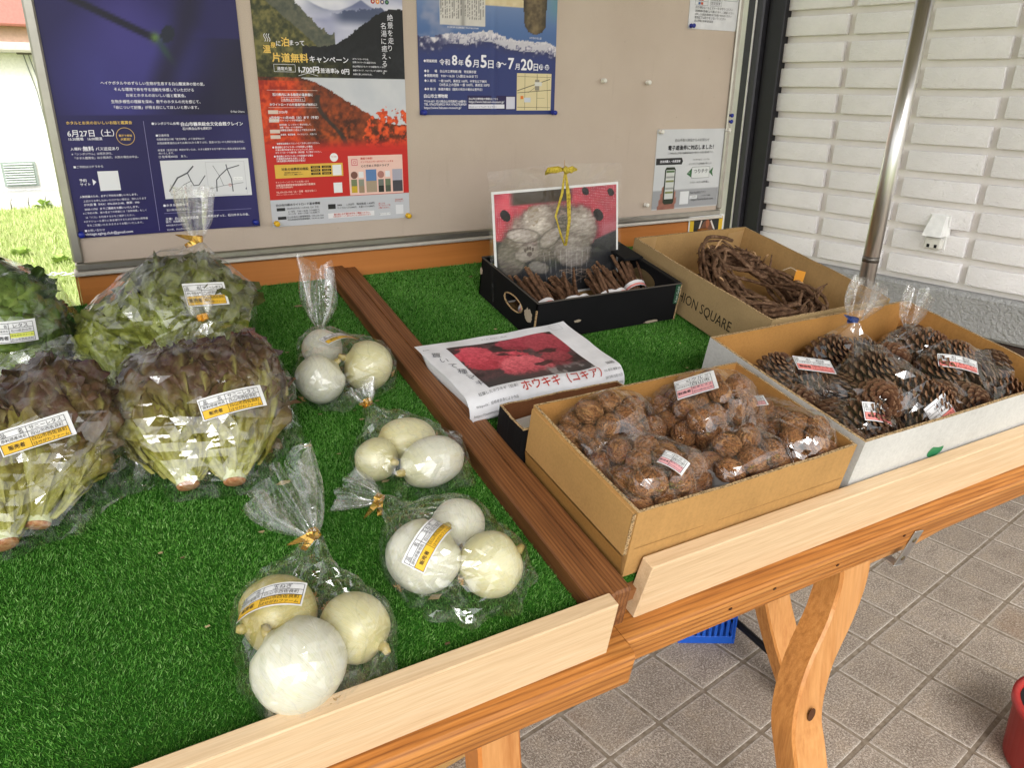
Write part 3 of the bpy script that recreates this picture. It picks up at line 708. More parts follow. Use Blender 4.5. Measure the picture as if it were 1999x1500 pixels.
# campaign poster
e, fn = poster('poster', 'campaign poster with misty mountains above red autumn hills', .3365, 1.0605, .288, .42)
def p2(U, V):
    n = np.clip((fbm(U * 40, V * 56, 2, 5) - .5) * 1.7 + .5, 0, 1); n2 = fbm(U * 6, V * 8, 5)
    sk = lerp(col3('#9a9cbc'), col3('#eceaf0'), fbm(U * 3, V * 9, 9) * 1.8 - .35)
    r1 = .985 - .05 * np.abs(np.sin(U * 8 + .6)) + .02 * (n2 - .5); t = lerp(sk, col3('#5a6288'), sstep(.0, .008, r1 - V) * sstep(.90, .96, V) * sstep(.3, .45, U) * .8)
    r2 = .955 - .11 * np.abs(U - .80) + .02 * (n - .5); t = lerp(t, col3('#414a68'), sstep(.0, .006, r2 - V) * sstep(.86, .91, V) * sstep(.48, .6, U) * .9)
    lh = 1.02 - sstep(.12, .5, U) * .19 + .02 * n
    t = lerp(t, lerp(col3('#454b42'), col3('#6d6a58'), n), (V < lh) * (U < .52) * 1.)
    lh2 = .99 - U * .55 + .03 * n2
    t = np.where(((V < lh2) & (U < .55))[..., None], lerp(col3('#33371f'), col3('#77703f'), n * 1.5 - .25), t)
    rh = .775 + sstep(.42, .95, U) * .17 + .012 * n
    t = np.where(((V < rh) & (U > .3 + (V < .72) * -.2))[..., None], lerp(col3('#0c0c10'), col3('#22242a'), n * sstep(.9, .7, V)), t)
    t = np.where(((V < .72) & (U < .62))[..., None], lerp(col3('#24260f'), col3('#5d5930'), n * 1.4 - .2) * (1 - .5 * sstep(.3, .62, U))[..., None], t)
    a_sky = lerp(col3('#b8bcc6'), col3('#d8d7da'), n2)
    hl = .655 - sstep(.2, .95, U) * .21 + .01 * n
    au = lerp(col3('#3a1a0e'), col3('#b8501e'), n * 1.2 - .1 + (fbm(U * 9, V * 11, 15) - .5) * 1.2); au = lerp(au, col3('#6d3018'), sstep(.45, .7, n2) * .5)
    a = np.where((V < hl)[..., None], au, a_sky)
    a = lerp(a, lerp(col3('#a3240f'), col3('#e04b1c'), n * 1.6 - .3), sstep(.32, .2, U) * (V < .64) * .9)
    a = lerp(a, lerp(col3('#a02a12'), col3('#ea5a26'), n * 1.7 - .35), ((((U - .9) / .2) ** 2 + ((V - .4) / .12) ** 2) < .8 + n * .5) * (n > .42) * 1.)
    a = lerp(a, col3('#2f2a28'), sstep(.022, .012, np.abs(U - (.46 + .09 * np.sin((V - .33) * 16 + 1.2)))) * (V > .35) * (V < .58) * .8)
    a = lerp(a, col3('#c9281e'), sstep(.40, .335, V))
    r = np.broadcast_to(col3('#c32420'), a.shape); g = np.broadcast_to(col3('#c3c4ca'), a.shape)
    o = np.where((V > .652)[..., None], t, a); o = np.where((V < .335)[..., None], r, o); return np.where((V < .122)[..., None], g, o)
paint('sheet', e, 0, 0, .288, .42, 200, 290, p2, fn)
s = Sheet(fn)
for t_, x, y, w, c_, b in T2: s.text(t_, x / 1e3, y / 1e3, w / 1e3, col=POS[c_], bold=b)
s.text('絶景を走り、', .2555, .393, size=.0125, col='#eceaf2', vert=True); s.text('名湯に癒える。', .2415, .378, size=.0125, col='#eceaf2', vert=True)
for i, c_ in enumerate(('#b03038', '#e08838', '#6b5878', '#2f5450')): s.disc(.228 + i * .0095, .411, .0042, c_); s.disc(.228 + i * .0095, .411, .0018, '#e8d8c0' if i != 3 else '#6a9060', 2)
for i in range(3): s.line([(.019 + i * .004 + .0015 * math.sin(k * 1.3), .334 + k * .0025) for k in range(6)], .0012, '#eceaf2')
s.frame(.0307, .2833, .0699, .2959, .0006, '#eceaf2'); s.frame(.0389, .2319, .0831, .2389, .0005, '#eceaf2')
s.line([(.014, .2512), (.1082, .2512)], .0005, '#f0d8d0'); s.line([(.014, .2207), (.1076, .2207)], .0005, '#f0d8d0'); s.line([(.075, .287), (.112, .277)], .0007, '#eceaf2'); s.line([(.075, .277), (.112, .287)], .0007, '#eceaf2')
for yy in (.2105, .1955, .176, .166): s.rect(.0125, yy - .001, .031, yy + .0055, '#d9c4b8')
s.rect(.0144, .092, .1484, .1172, '#e0b64c'); s.rect(.127, .0935, .145, .1137, '#e9e9ea', 2); s.rect(.127, .0593, .1446, .0793, '#e9e9ea'); s.rect(.257, .009, .274, .028, '#dedee2')
for i in range(2):
    for j in range(3): s.rect(.0838 + i * .0218, .1085 - j * .0062, .1025 + i * .0218, .113 - j * .0062, '#22201c', 2); s.text('加賀温泉', .0865 + i * .0218, .1095 - j * .0062, .013, col='#e0b64c', layer=4)
s.disc(.1317, .128, .0082, '#eeeaea'); s.rect(.16, .0527, .2758, .1296, '#ecc4b8')
for i, w in enumerate((.0062, .0050)): s.rect(.1728 - w, .117 - w, .1728 + w, .117 + w, ('#d0506a', '#ecc4b8')[i], 2 + i)
s.ring(.1728, .117, .003, .0009, '#d0506a', 4)
for x0, y0, x1, y1, c_, c2 in ((.1953, .057, .2178, .1022, '#5f80b0', '#a89680'), (.2525, .056, .2742, .101, '#a9a6b4', '#4a484e'), (.1639, .0574, .1759, .0838, '#77805e', '#c9a832'), (.1794, .0566, .1907, .0835, '#8d9080', '#a08a70'), (.2212, .0562, .2331, .0822, '#70746c', '#2e302c'), (.2363, .0564, .2479, .0824, '#6e7a60', '#50584a')):
    m_ = (y0 + y1) / 2; s.rect(x0, m_, x1, y1, c_, 2); s.rect(x0, y0, x1, m_, c2, 2)
s.disc(.1708, .0921, .0072, '#7a5248', 2); s.disc(.2273, .0915, .0072, '#b07a70', 2); s.rect(.18, .0865, .1905, .0985, '#e4e2e4', 2); s.rect(.237, .0865, .247, .0985, '#e4e2e4', 2)
s.rect(.1115, .0095, .2092, .0195, '#e4e2e4'); s.rect(.2215, .0085, .2445, .0135, '#e8e8ea')
for a in ((.0106, .0299, .0269, .0359), (.0114, .0132, .0278, .0191), (.1128, .0279, .1282, .0375)): s.rect(*a, '#2a2a2c')
s.build(e)
# museum poster
e, fn = poster('poster', 'blue museum exhibition poster with snowy mountain range and book', .6545, 1.2665, .327, .46, lambda u, v: .0012 * math.exp(-((u - .53) / .02) ** 2))
def p3(U, V):
    Y = V * 460; X = U * 327
    n = fbm(U * 40, V * 55, 4, 5); n2 = fbm(U * 5, V * 10, 8)
    b = lerp(col3('#4c699c'), col3('#6f84ad'), sstep(150, 230, Y)); b = lerp(b, col3('#a5a2b4'), sstep(.55, .8, n2) * .6 * (Y > 150)); b = lerp(b, col3('#5b8a90'), sstep(280, 327, X) * sstep(170, 220, Y) * .7)
    rdg = np.interp(X, [0, 40, 71, 110, 147, 175, 205, 235, 260, 300, 327], [147, 150, 158, 157, 164, 162, 152, 149, 147, 149, 139]) + (n - .5) * 9
    d = (rdg - Y) / 38
    snow = lerp(col3('#dcd6dc'), col3('#34365e'), sstep(.35, .75, n + d * .45)); snow = lerp(snow, col3('#e6e1e2'), ((n > .47) & (d < .55)) * .8 * sstep(40, 90, X))
    snow = lerp(snow, col3('#2e3870'), sstep(.55, 1.05, d + .2 * n))
    b = np.where((d > 0)[..., None], snow, b)
    pg = (X > 50) & (X < 152) & (Y > 172.5); pgc = lerp(col3('#c6c0ba'), col3('#d6d1cb'), n); k = np.sin(X * 1.25) > .25
    pgc = lerp(pgc, col3('#4d4a4a'), (k & (hsh(np.floor(X / 2.4), np.floor(Y / 2.2), 3) > .3) & (Y > 184) & (np.abs(X - 101) > 4)) * .75); pgc = pgc * (1 - .25 * np.exp(-((X - 101) / 5) ** 2))[..., None]
    b = np.where(pg[..., None], pgc, b); b = np.where(((X > 152.4) & (X < 242) & (Y > 211.5))[..., None], lerp(col3('#c9b389'), col3('#ded0b0'), n), b)
    hw = np.interp(Y, [160.5, 166, 178, 230, 420], [0, 17, 26.5, 29.5, 20]); cx = np.interp(Y, [160, 230], [273, 271])
    return np.where(((np.abs(X - cx) < hw) & (Y > 161))[..., None], lerp(col3('#3f3324'), col3('#8d7a58'), n * 1.3 - .1) * (1 - .45 * (np.abs(X - cx) / np.maximum(hw, 1)) ** 2)[..., None], b)
paint('sheet', e, 0, 0, .327, .46, 170, 230, p3, fn)
s = Sheet(fn)
for x, y, r in ((.183, .0998, .0062), (.29, .0974, .0058), (.3048, .0972, .0058)): s.disc(x, y, r, '#eceaf2')
for t_, x, y, w, c_, b in T3: s.text(t_, x / 1e3, y / 1e3, w / 1e3, col=POS[c_], bold=b, layer=4)
s.rect(.229, .0085, .317, .0845, '#d9caa0'); s.rect(.1097, .0102, .226, .0385, '#2a2350'); s.rect(.1117, .0125, .1985, .021, '#e4e2ec', 2); s.rect(.203, .0115, .2245, .0365, '#cfcddc', 2)
for rd, w in ((((230.6, 49.2), (312.6, 73.1)), 1.6), (((249, 83.5), (249.5, 10)), .8), (((280, 83), (280.5, 10)), 1.2), (((230.2, 78), (316, 77)), .7), (((230.6, 44.7), (316, 51)), 1.2), (((231, 15.3), (314.7, 14.4)), .8), (((309, 10), (305.3, 82)), .7), (((258, 45), (278, 58)), .7), (((280, 34), (300, 34)), .5)): s.line([(a / 1e3, b / 1e3) for a, b in rd], w / 1e3, '#5c5648')
s.rect(.2385, .032, .2455, .0385, '#d8762a', 3); s.rect(.248, .0255, .264, .035, '#c6ccd8', 3); s.rect(.274, .059, .292, .067, '#d4d2cc', 3); s.rect(.275, .05, .286, .072, '#8f887a', 2)
s.build(e)
# licence notice
e, fn = poster('notice', 'pale grey notice showing a phone in a hand and green fish logo', 1.2845, 1.0335, .2275, .1965)
def p4(U, V):
    n = fbm(U * 4, V * 4, 3); b = lerp(col3('#c3c5c8'), col3('#d2d3d5'), n); X, Y = U * 227.5, V * 196.5
    b = lerp(b, col3('#96979b'), (Y < 47) * (Y > 3) * (X < 222) * .9)
    hand = (X > 18 + (Y - 5) * .25) & (X < 78 - np.abs(Y - 20) * .12) & (Y < 62 - np.abs(X - 32) * .4)
    return lerp(b, lerp(col3('#7d4a3c'), col3('#b07866'), fbm(U * 20, V * 20, 6)), hand * .95)
paint('sheet', e, 0, 0, .2275, .1965, 60, 52, p4, fn)
s = Sheet(fn)
s.poly([(.0345, .018), (.04, .013), (.066, .013), (.0705, .018), (.0694, .099), (.065, .105), (.039, .105), (.0345, .099)], '#2c3428'); s.rect(.0385, .026, .0665, .0985, '#c9cbc8', 2)
for yy, c_ in ((.092, '#55704a'), (.078, '#9a9c9a'), (.068, '#7d8450'), (.05, '#9a9c9a'), (.04, '#7d8450')): s.rect(.0395, yy, .0655, yy + .005, c_, 3)
s.poly([(.0034, .1115), (.0875, .1108), (.0912, .119), (.0863, .1275), (.0032, .1275)], '#2e2e30')
s.poly([(.107, .0864), (.125, .076), (.125, .1015)], '#3c6a44', 1); s.poly([(.183, .089), (.197, .1008), (.1945, .0885), (.199, .0767)], '#3c6a44', 1); s.rect(.1237, .075, .184, .1028, '#d6d8d8', 2); s.frame(.1237, .075, .184, .1028, .0008, '#6a6c6c', 3); s.disc(.1145, .089, .0012, '#e0e0e0', 3)
s.rect(.0913, .01, .1208, .0427, '#dcdde0'); s.rect(.124, .022, .15, .031, '#d6d8da', 2)
for t_, x, y, w, c_, b in T4: s.text(t_, x / 1e3, y / 1e3, w / 1e3, col=POS[c_], bold=b, layer=4)
s.build(e)
# schedule sheet at the top right
e, fn = poster('notice', 'white notice sheet with small tables at the top right corner of board', 1.3525, 1.4585, .165, .235)
bm = bmesh.new(); box(bm, 0, .165, -.0003, .0006, 0, .235); bm_obj('sheet', bm, plain('#d8d8dc', .5), e)
s = Sheet(lambda a, b, l=0.: Vector((a, -l - .0004, b)))
for i in range(5): s.text(('釣り場のルールとマナーをお守りください', '遊漁期間は魚種により異なります、ご確認ください', '※詳しくは組合事務所までお問い合わせください', '禁漁区では釣りをしないでください', '白山手取川漁業協同組合')[i], .018, .045 - i * .0072, (.12, .125, .118, .1, .06)[i], col='#3a3a40')
for i in range(7):
    s.line([(.016, .052 + i * .0085), (.056, .052 + i * .0085)], .0005, '#55555a'); s.line([(.064, .052 + i * .0085), (.1, .052 + i * .0085)], .0005, '#55555a')
    if i < 6: s.rect(.026, .0535 + i * .0085, .033, .0588 + i * .0085, '#3d5d8f'); s.rect(.034, .0535 + i * .0085, .041, .0588 + i * .0085, '#c0553f'); s.text('月火水木', .066, .0545 + i * .0085, .03, col='#4a4a50')
for x in (.016, .056, .064, .1): s.line([(x, .052), (x, .103)], .0005, '#55555a')
s.frame(.108, .066, .15, .092, .0006, '#55555a'); s.text('遊漁料一覧表', .112, .081, .033, col='#44444a'); s.text('現場売り加算', .112, .072, .033, col='#44444a')
s.build(e)
for a in ((.007, 1.0725, 'blue push pin at the lower left of the firefly poster'), (.303, 1.074, 'blue push pin at the lower right of the firefly poster'), (.66, 1.2715, 'dark blue push pin at the lower left of the museum poster'), (.976, 1.2705, 'dark blue push pin at the lower right of the museum poster'), (1.359, 1.4645, 'dark blue push pin on the white notice sheet'), (1.515, 1.262, 'upper dark blue push pin on the right board frame'), (1.515, 1.247, 'lower dark blue push pin on the right board frame')): pin(a[0], a[1], M_PINB, a[2], 'blue push pins')
for a in ((.343, 1.068, 'yellow push pin at the lower left of the campaign poster'), (.618, 1.0655, 'yellow push pin at the lower right of the campaign poster')): pin(a[0], a[1], M_PINY, a[2], 'yellow push pins')
for a in ((1.29, 1.225, 'white pin holding the upper left corner of grey notice'), (1.512, 1.226, 'white pin holding the upper right corner of grey notice'), (1.108, 1.339, 'left of two white pins in the bare beige board'), (1.238, 1.337, 'right of two white pins in the bare beige board'), (1.26, 1.05, 'lone white pin left of the grey notice foot')): pin(a[0], a[1], M_PINW, a[2], 'white push pins')
# small yellow-edged picture on the orange panel
e = thing('photo_card', 'small yellow bordered photo card taped to the orange panel', 'photo', Matrix.Translation((1.412, BY - .004, .93)))
bpart('card', e, M_PAPER, (0, .125, -.0008, 0, 0, .079), bev=0)
s = Sheet(lambda a, b, l=0.: Vector((a, -l - .0009, b))); s.rect(.004, .003, .121, .075, '#d8b22c'); s.rect(.018, .01, .107, .07, '#2a2c2a', 2)
s.disc(.064, .038, .021, '#6d4a38', 3, .03); s.disc(.066, .058, .006, '#a06040', 4, .012); s.line([(.04, .02), (.038, .045), (.044, .066)], .005, '#d8d0c8', 4); s.line([(.09, .02), (.092, .04), (.078, .064)], .005, '#d8d0c8', 4); s.build(e)
# ------------------------------------------------------------------ two sloping display tables
def turf_base():
    t = NT('turf_backing'); v = t.coord(); n = t.noise(v, 300, 3); t.pbr(t.ramp(n, [(.3, hexc('#1c4212')), (.7, hexc('#34681f'))]), .9, spec=.1); return t.m
def turf_mat():
    t = NT('turf_blades'); g = t.n('NewGeometry'); v = t.coord(); d = t.noise(v, 5, 3, .5)
    col = t.ramp(g.outputs['Random Per Island'], [(0, hexc('#387022')), (.5, hexc('#589634')), (.86, hexc('#74aa4c')), (1, hexc('#9ac474'))])
    col = t.mix(t.ramp(d, [(.35, (.35, .35, .35)), (.6, (0, 0, 0))]), col, hexc('#1f5216'))
    t.pbr(col, .5, spec=.3); return t.m
MT_TB, MT_TURF = turf_base(), turf_mat()
rg = np.random.default_rng(21)
def turf(name, label, x0, x1, y0, y1, n):
    e = tthing(name, label, 'artificial turf', (x0, y0, 0))
    bpart('backing', e, MT_TB, (x0, x1, y0, y1, -.012, -.0055), bev=0)
    x = rg.uniform(x0 + .001, x1 - .001, n); y = rg.uniform(y0 + .001, y1 - .001, n); a = rg.uniform(0, 6.283, n); w = rg.uniform(.0004, .0008, n); h = rg.uniform(.0030, .0058, n)
    lx = rg.normal(0, .0017, n) + .0010 * np.sin(x * 31 + y * 17); ly = rg.normal(-.0004, .0017, n)
    V = np.empty((n, 3, 3)); V[:, 0] = np.stack([x - np.cos(a) * w, y - np.sin(a) * w, np.full(n, -.0056)], 1); V[:, 1] = np.stack([x + np.cos(a) * w, y + np.sin(a) * w, np.full(n, -.0056)], 1)
    V[:, 2] = np.stack([x + lx, y + ly, -.0056 + h], 1)
    b = tri_obj('blades', V, MT_TURF, e); b['kind'] = 'stuff'; return e
def table(name, label, x0, x1, ly):
    e = tthing(name, label, 'table', (x0, 0, -.1))
    bpart('table_top', e, plain('#8a5a34', .6), (x0 + .02, x1 - .02, .02, .97, -.03, -.0125), bev=0)
    return e
t1 = table('display_table', 'left sloping display table holding lettuce and onion bags', -.62, .452, 0)
bpart('front_lath', t1, M_LATH, (-.62, .4545, -.022, -.002, -.05, .031), bev=.0015)
bm = bmesh.new(); geo = box(bm, -.62, .486, -.044, .02, -.098, -.0505)
es = [ed for ed in bm.edges if all(v.co.y < -.03 for v in ed.verts) or all(v.co.x > .48 and v.co.y < -.03 for v in ed.verts)]
bmesh.ops.bevel(bm, geom=es, offset=.012, segments=4, affect='EDGES', profile=.5)
bm_obj('front_rail', bm, M_RAIL, t1)
bpart('lower_strip', t1, M_LEG_EDGE, (-.62, .476, -.034, .02, -.106, -.0985), bev=.002)
bpart('side_rail', t1, M_DIV, (.4365, .4715, .0, .985, -.06, .018), bev=.003)
bpart('side_rail', t1, M_DIV, (-.62, -.59, .0, .985, -.06, .018), bev=.003)
bpart('back_rail', t1, M_DIV, (-.588, .434, .955, .985, -.06, -.013), bev=.003)
t2 = table('display_table', 'right sloping display table holding the cardboard boxes', .474, 1.48, 0)
bm = bmesh.new(); geo = box(bm, .524, 1.5, .008, .029, -.051, .031, .0015)
for v in bm.verts:
    if v.co.x < .53: v.co.x += (v.co.z + .05) * .12 - .008
bm_obj('front_lath', bm, M_LATH, t2)
bm = bmesh.new(); box(bm, .4875, 1.5, -.018, .06, -.1, -.0515)
es = [ed for ed in bm.edges if all(v.co.y < -.01 for v in ed.verts)]
bmesh.ops.bevel(bm, geom=es, offset=.008, segments=3, affect='EDGES', profile=.5); bm_obj('front_rail', bm, M_RAIL, t2)
bpart('chipped_edge', t2, M_LATH, (.49, 1.5, -.011, .03, -.1045, -.1003), bev=.0015)
for xx, hh in ((.66, -.07), (.74, -.066), (.87, -.072), (1.02, -.068)):
    V, F = lathe([(.0022, 0), (.0022, .0006)], 8); mesh_obj('nail_hole', [(xx + a_ * 1.5, -.0184 - c_, hh + b_) for a_, b_, c_ in V], F, ink('#3a1e0e'), t2)
bpart('side_rail', t2, M_DIV, (.4735, .499, .006, .99, -.05, .012), bev=.003)
bpart('side_rail', t2, M_RAIL, (1.445, 1.478, .52, .985, -.05, .022), bev=.003)
bpart('back_rail', t2, M_DIV, (.5, 1.44, .955, .985, -.06, -.013), bev=.003)
# tapered strip and steel strap under the right rail
mesh_obj('apron', [(.88, -.006, -.1048), (1.24, -.006, -.1048), (1.10, -.004, -.128), (.97, -.004, -.128), (.88, .05, -.1048), (1.24, .05, -.1048), (1.10, .05, -.128), (.97, .05, -.128)], [(0, 3, 2, 1), (3, 7, 6, 2), (4, 5, 6, 7), (0, 4, 7, 3), (1, 2, 6, 5)], M_LEG, t2)
M_STEEL = plain('#b5b5b2', .3, .8)
stp = bpart('steel_strap', t2, M_STEEL, (-.012, .012, -.0022, .0, -.062, .006), (-.012, .012, -.0022, .02, -.064, -.0622), bev=.0008, M=Matrix.Translation((1.055, -.0185, -.075)) @ Matrix.Rotation(R(12), 4, 'Y'))
for z in (-.012, -.048):
    V, F = lathe([(.0045, 0), (.0045, .0012), (.002, .0018)], 12); mesh_obj('screw', [Matrix.Translation((1.055, -.0185, -.075)) @ Matrix.Rotation(R(12), 4, 'Y') @ Vector((a, -.0022 - c, b + z)) for a, b, c in V], F, plain('#8a7f66', .35, .9), stp)
def world_child(o, root): o.matrix_parent_inverse = (TM @ Matrix.Translation(OFF[root])).inverted(); o.location = (0, 0, 0); return o
def leg_board(root, ctr, hw, th, mats, names=('leg',)):
    """board leg swept along ctr (world x, y, z); hw half width in x, th half thickness in y"""
    cp = [Vector(p) for p in ctr]; pts = []
    for i in range(len(cp) - 1):
        p0, p1_, p2_, p3_ = cp[max(i - 1, 0)], cp[i], cp[i + 1], cp[min(i + 2, len(cp) - 1)]
        for k in range(6):
            u = k / 6; pts.append(.5 * ((2 * p1_) + (p2_ - p0) * u + (2 * p0 - 5 * p1_ + 4 * p2_ - p3_) * u * u + (3 * p1_ - p0 - 3 * p2_ + p3_) * u ** 3))
    pts.append(cp[-1]); V = []; F = []
    for i, p in enumerate(pts):
        d = (pts[min(i + 1, len(pts) - 1)] - pts[max(i - 1, 0)]).normalized(); nx = Vector((-d.z, 0, d.x)); nx = nx.normalized() if nx.length > 1e-5 else Vector((1, 0, 0))
        if nx.x < 0: nx = -nx
        b = .004
        for a, c_ in ((-hw + b, -th), (hw - b, -th), (hw, -th + b), (hw, th), (-hw, th), (-hw, -th + b)): V.append(p + nx * a + Vector((0, c_, 0)))
    for i in range(len(pts) - 1):
        for k in range(6):
            k2 = (k + 1) % 6; F.append((i * 6 + k, i * 6 + k2, (i + 1) * 6 + k2, (i + 1) * 6 + k))
    F += [tuple(range(6)), tuple((len(pts) - 1) * 6 + k for k in range(5, -1, -1))]
    o = world_child(mesh_obj('leg', V, F, mats[0], root), root); o.data.materials.append(mats[1])
    for p in o.data.polygons:
        if abs(p.normal.x) > .6: p.material_index = 1
    return o
lg = leg_board(t2, ((.94, .61, .70), (.945, .605, .63), (.925, .60, .565), (.872, .585, .50), (.845, .57, .43), (.845, .55, .36), (.862, .52, .22), (.89, .48, .0)), .034, .022, (M_LEG, M_LEG_EDGE))
V, F = lathe([(.008, 0), (.008, .0008)], 14); k_ = world_child(mesh_obj('knot', [Vector((.846 + a, .5465 - c * 1.0, .44 + b * 1.5)) for a, b, c in V], F, ink('#4a2a14'), t2), t2)
leg_board(t2, ((1.15, .98, .86), (1.16, .95, .6), (1.19, .92, .3), (1.27, .845, 0)), .036, .02, (M_LEG, M_LEG_EDGE))
V, F = tube([(1.30, 1.12, .055), (1.281, .95, .06)], .009, 8); world_child(mesh_obj('stay_rod', V, F, plain('#141212', .5, .3), t2), t2)
leg_board(t1, ((.352, .66, .70), (.35, .64, .5), (.36, .60, .25), (.38, .55, 0)), .03, .022, (M_LEG, M_ORANGE))
leg_board(t1, ((.36, 1.36, .88), (.36, 1.34, .5), (.36, 1.3, 0)), .03, .022, (M_LEG, M_LEG_EDGE))
leg_board(t1, ((-.5, .66, .70), (-.5, .64, .5), (-.5, .55, 0)), .03, .022, (M_LEG, M_LEG_EDGE))
turf('artificial_turf', 'green artificial turf on the left table under the lettuce', -.6, .4345, .0, .975, 380000)
turf('artificial_turf', 'green artificial turf on the right table under the boxes', .507, 1.443, .032, .975, 280000)

# ------------------------------------------------------------------ film bags
def film_hull(pts, edge=.014, amp=.0022, seed=0, floor=.0012, smooth=1, grow=.0022, tie=None):
    bm = bmesh.new()
    for p in pts: bm.verts.new(p)
    r = bmesh.ops.convex_hull(bm, input=bm.verts)
    bad = [g for g in set(r['geom_interior'] + r['geom_unused']) if isinstance(g, bmesh.types.BMVert) and g.is_valid]
    bmesh.ops.delete(bm, geom=bad, context='VERTS')
    bmesh.ops.remove_doubles(bm, verts=bm.verts, dist=.003)
    for _ in range(5):
        L = [e for e in bm.edges if e.calc_length() > edge]
        if not L: break
        bmesh.ops.subdivide_edges(bm, edges=L, cuts=1); bmesh.ops.triangulate(bm, faces=[f for f in bm.faces if len(f.verts) > 3])
    for _ in range(smooth): bmesh.ops.smooth_vert(bm, verts=bm.verts, factor=.4, use_axis_x=True, use_axis_y=True, use_axis_z=True)
    kd = KDTree(len(pts))
    for i, p in enumerate(pts): kd.insert(p, i)
    kd.balance(); bm.normal_update(); o = Vector((seed * 3.1, seed * 1.7, seed))
    for v in bm.verts:
        q = v.co + o
        ds = kd.find(v.co)[2]; v.co -= v.normal * min(.011, .38 * max(0, ds - .007))
        if tie is not None:
            dv = v.co - tie[0]; dl = dv.length
            if dl < .11: u_ = tie[1].orthogonal().normalized(); an = math.atan2(dv.dot(tie[1].cross(u_)), dv.dot(u_)); v.co += v.normal * (.0036 * math.sin(an * 13 + 3 * noise.noise(q * 20)) * min(1, dl / .03) * (1 - dl / .11))
        w = abs(noise.noise(q * 22)) + .8 * abs(noise.noise(Vector((q.x * 55, q.y * 22, q.z * 55)))) - .15
        v.co += v.normal * (grow + amp * (w + .7 * noise.noise(q * 70))) + Vector((noise.noise(q * 40), noise.noise(q * 40 + Vector((5, 0, 0))), 0)) * .002
        if v.co.z < floor: v.co.z = floor + .0006 * abs(noise.noise(q * 50))
    return bm
def gathered(p, d, length, spread, r0=.006, flat=.45, pleats=7, seed=0, droop=0., n=56, m=12, vdir=None):
    d = Vector(d).normalized(); u = Vector(vdir) if vdir else d.orthogonal(); u = (u - d * u.dot(d)).normalized(); w = d.cross(u); V = []; F = []
    for i in range(m + 1):
        t = i / m
        for k in range(n):
            a = 2 * math.pi * k / n; so_ = Vector((math.cos(a) * 1.7 + seed * 5.3, math.sin(a) * 1.7, t * 1.1))
            r = r0 + spread * (t ** .75) * (1 + .35 * noise.noise(so_ * 1.3))
            r *= 1 + (.42 * min(1, t * 2 + .25)) * math.sin(a * pleats + 2.4 * noise.noise(so_) + seed)
            ln = length * t * (1 + .16 * noise.noise(so_ * 2 + Vector((9, 0, 0))) * t)
            q = Vector(p) + d * ln + u * (r * math.cos(a)) + w * (r * math.sin(a) * (flat + (1 - flat) * (1 - t)))
            q.z -= droop * t * t; q.z = max(q.z, .002); V.append(q)
    for i in range(m):
        for k in range(n): k2 = (k + 1) % n; F.append((i * n + k, i * n + k2, (i + 1) * n + k2, (i + 1) * n + k))
    return V, F
def twist_tie(root, p, d, r=.007, ends=(.03, .02), mat=None, seed=1):
    d = Vector(d).normalized(); u = d.orthogonal().normalized(); w = d.cross(u); hb = .0042; VF = []
    V = []; n = 20
    for k in range(n + 1):
        a = 2 * math.pi * 1.15 * k / n; c_ = Vector(p) + (u * math.cos(a) + w * math.sin(a)) * (r * (1 + .06 * math.sin(3 * a))) + d * (.0015 * k / n)
        V += [c_ - d * hb, c_ + d * hb]
    VF.append((V, [(2 * i, 2 * i + 1, 2 * i + 3, 2 * i + 2) for i in range(n)]))
    cdir = (CAMT - Vector(p)).normalized(); base = Vector(p) + cdir * r
    for s_, ln in zip((1, .55), ends):
        t = (d.cross(cdir).normalized() * s_ * -1 + d * .25 * (1 if s_ == 1 else -1.2)).normalized(); b = t.cross(cdir).normalized() * hb; V = []
        for k in range(5): q = base + t * ln * k / 4 + cdir * (.004 * math.sin(k * 1.4)); tw = Matrix.Rotation(.35 * k * s_, 3, t); V += [q - tw @ b, q + tw @ b]
        VF.append((V, [(2 * i, 2 * i + 1, 2 * i + 3, 2 * i + 2) for i in range(4)]))
    V, F = merge(*VF); return mesh_obj('twist_tie', V, F, mat or M_GOLD, root)
def bag(name, label, cat, o, pts, group, tie=None, tuft=None, seed=0, edge=.014, amp=.0022, tiemat=None, floor=.0012, ends=(.03, .02), mat=None):
    """pts: points the film is stretched over, tie: (point, direction), tuft: (length, spread, droop)"""
    e = tthing(name, label, cat, o, group); P = [Vector(p) for p in pts]
    if tie:
        p, d = Vector(tie[0]), Vector(tie[1]).normalized(); u = d.orthogonal().normalized(); w = d.cross(u)
        P += [p + (u * math.cos(k) + w * math.sin(k)) * .005 for k in (0, 1.57, 3.14, 4.71)]
    bm = film_hull(P, edge, amp, seed, floor, tie=(p, d) if tie else None); bvh = BVHTree.FromBMesh(bm); bm_obj('film', bm, mat or M_FILM, e, False)
    if tie:
        ln, sp, dr = tuft; V, F = gathered(p, d, ln, sp, .0055, seed=seed, droop=dr); mesh_obj('gathered_top', V, F, M_FILM_SOFT, e, True)
        if tiemat is not False: twist_tie(e, p + d * .002, d, mat=tiemat, seed=seed, ends=ends)
    return e, bvh
def cast(bvh, q):
    q = Vector(q); d = (q - CAMT).normalized(); h = bvh.ray_cast(CAMT, d)
    if h[0] is None: h = bvh.find_nearest(q)
    n = h[1]; return h[0], (n if n.dot(d) < 0 else -n)
ROWS_ON = ('品　　名', '原料原産地名', '販売者')
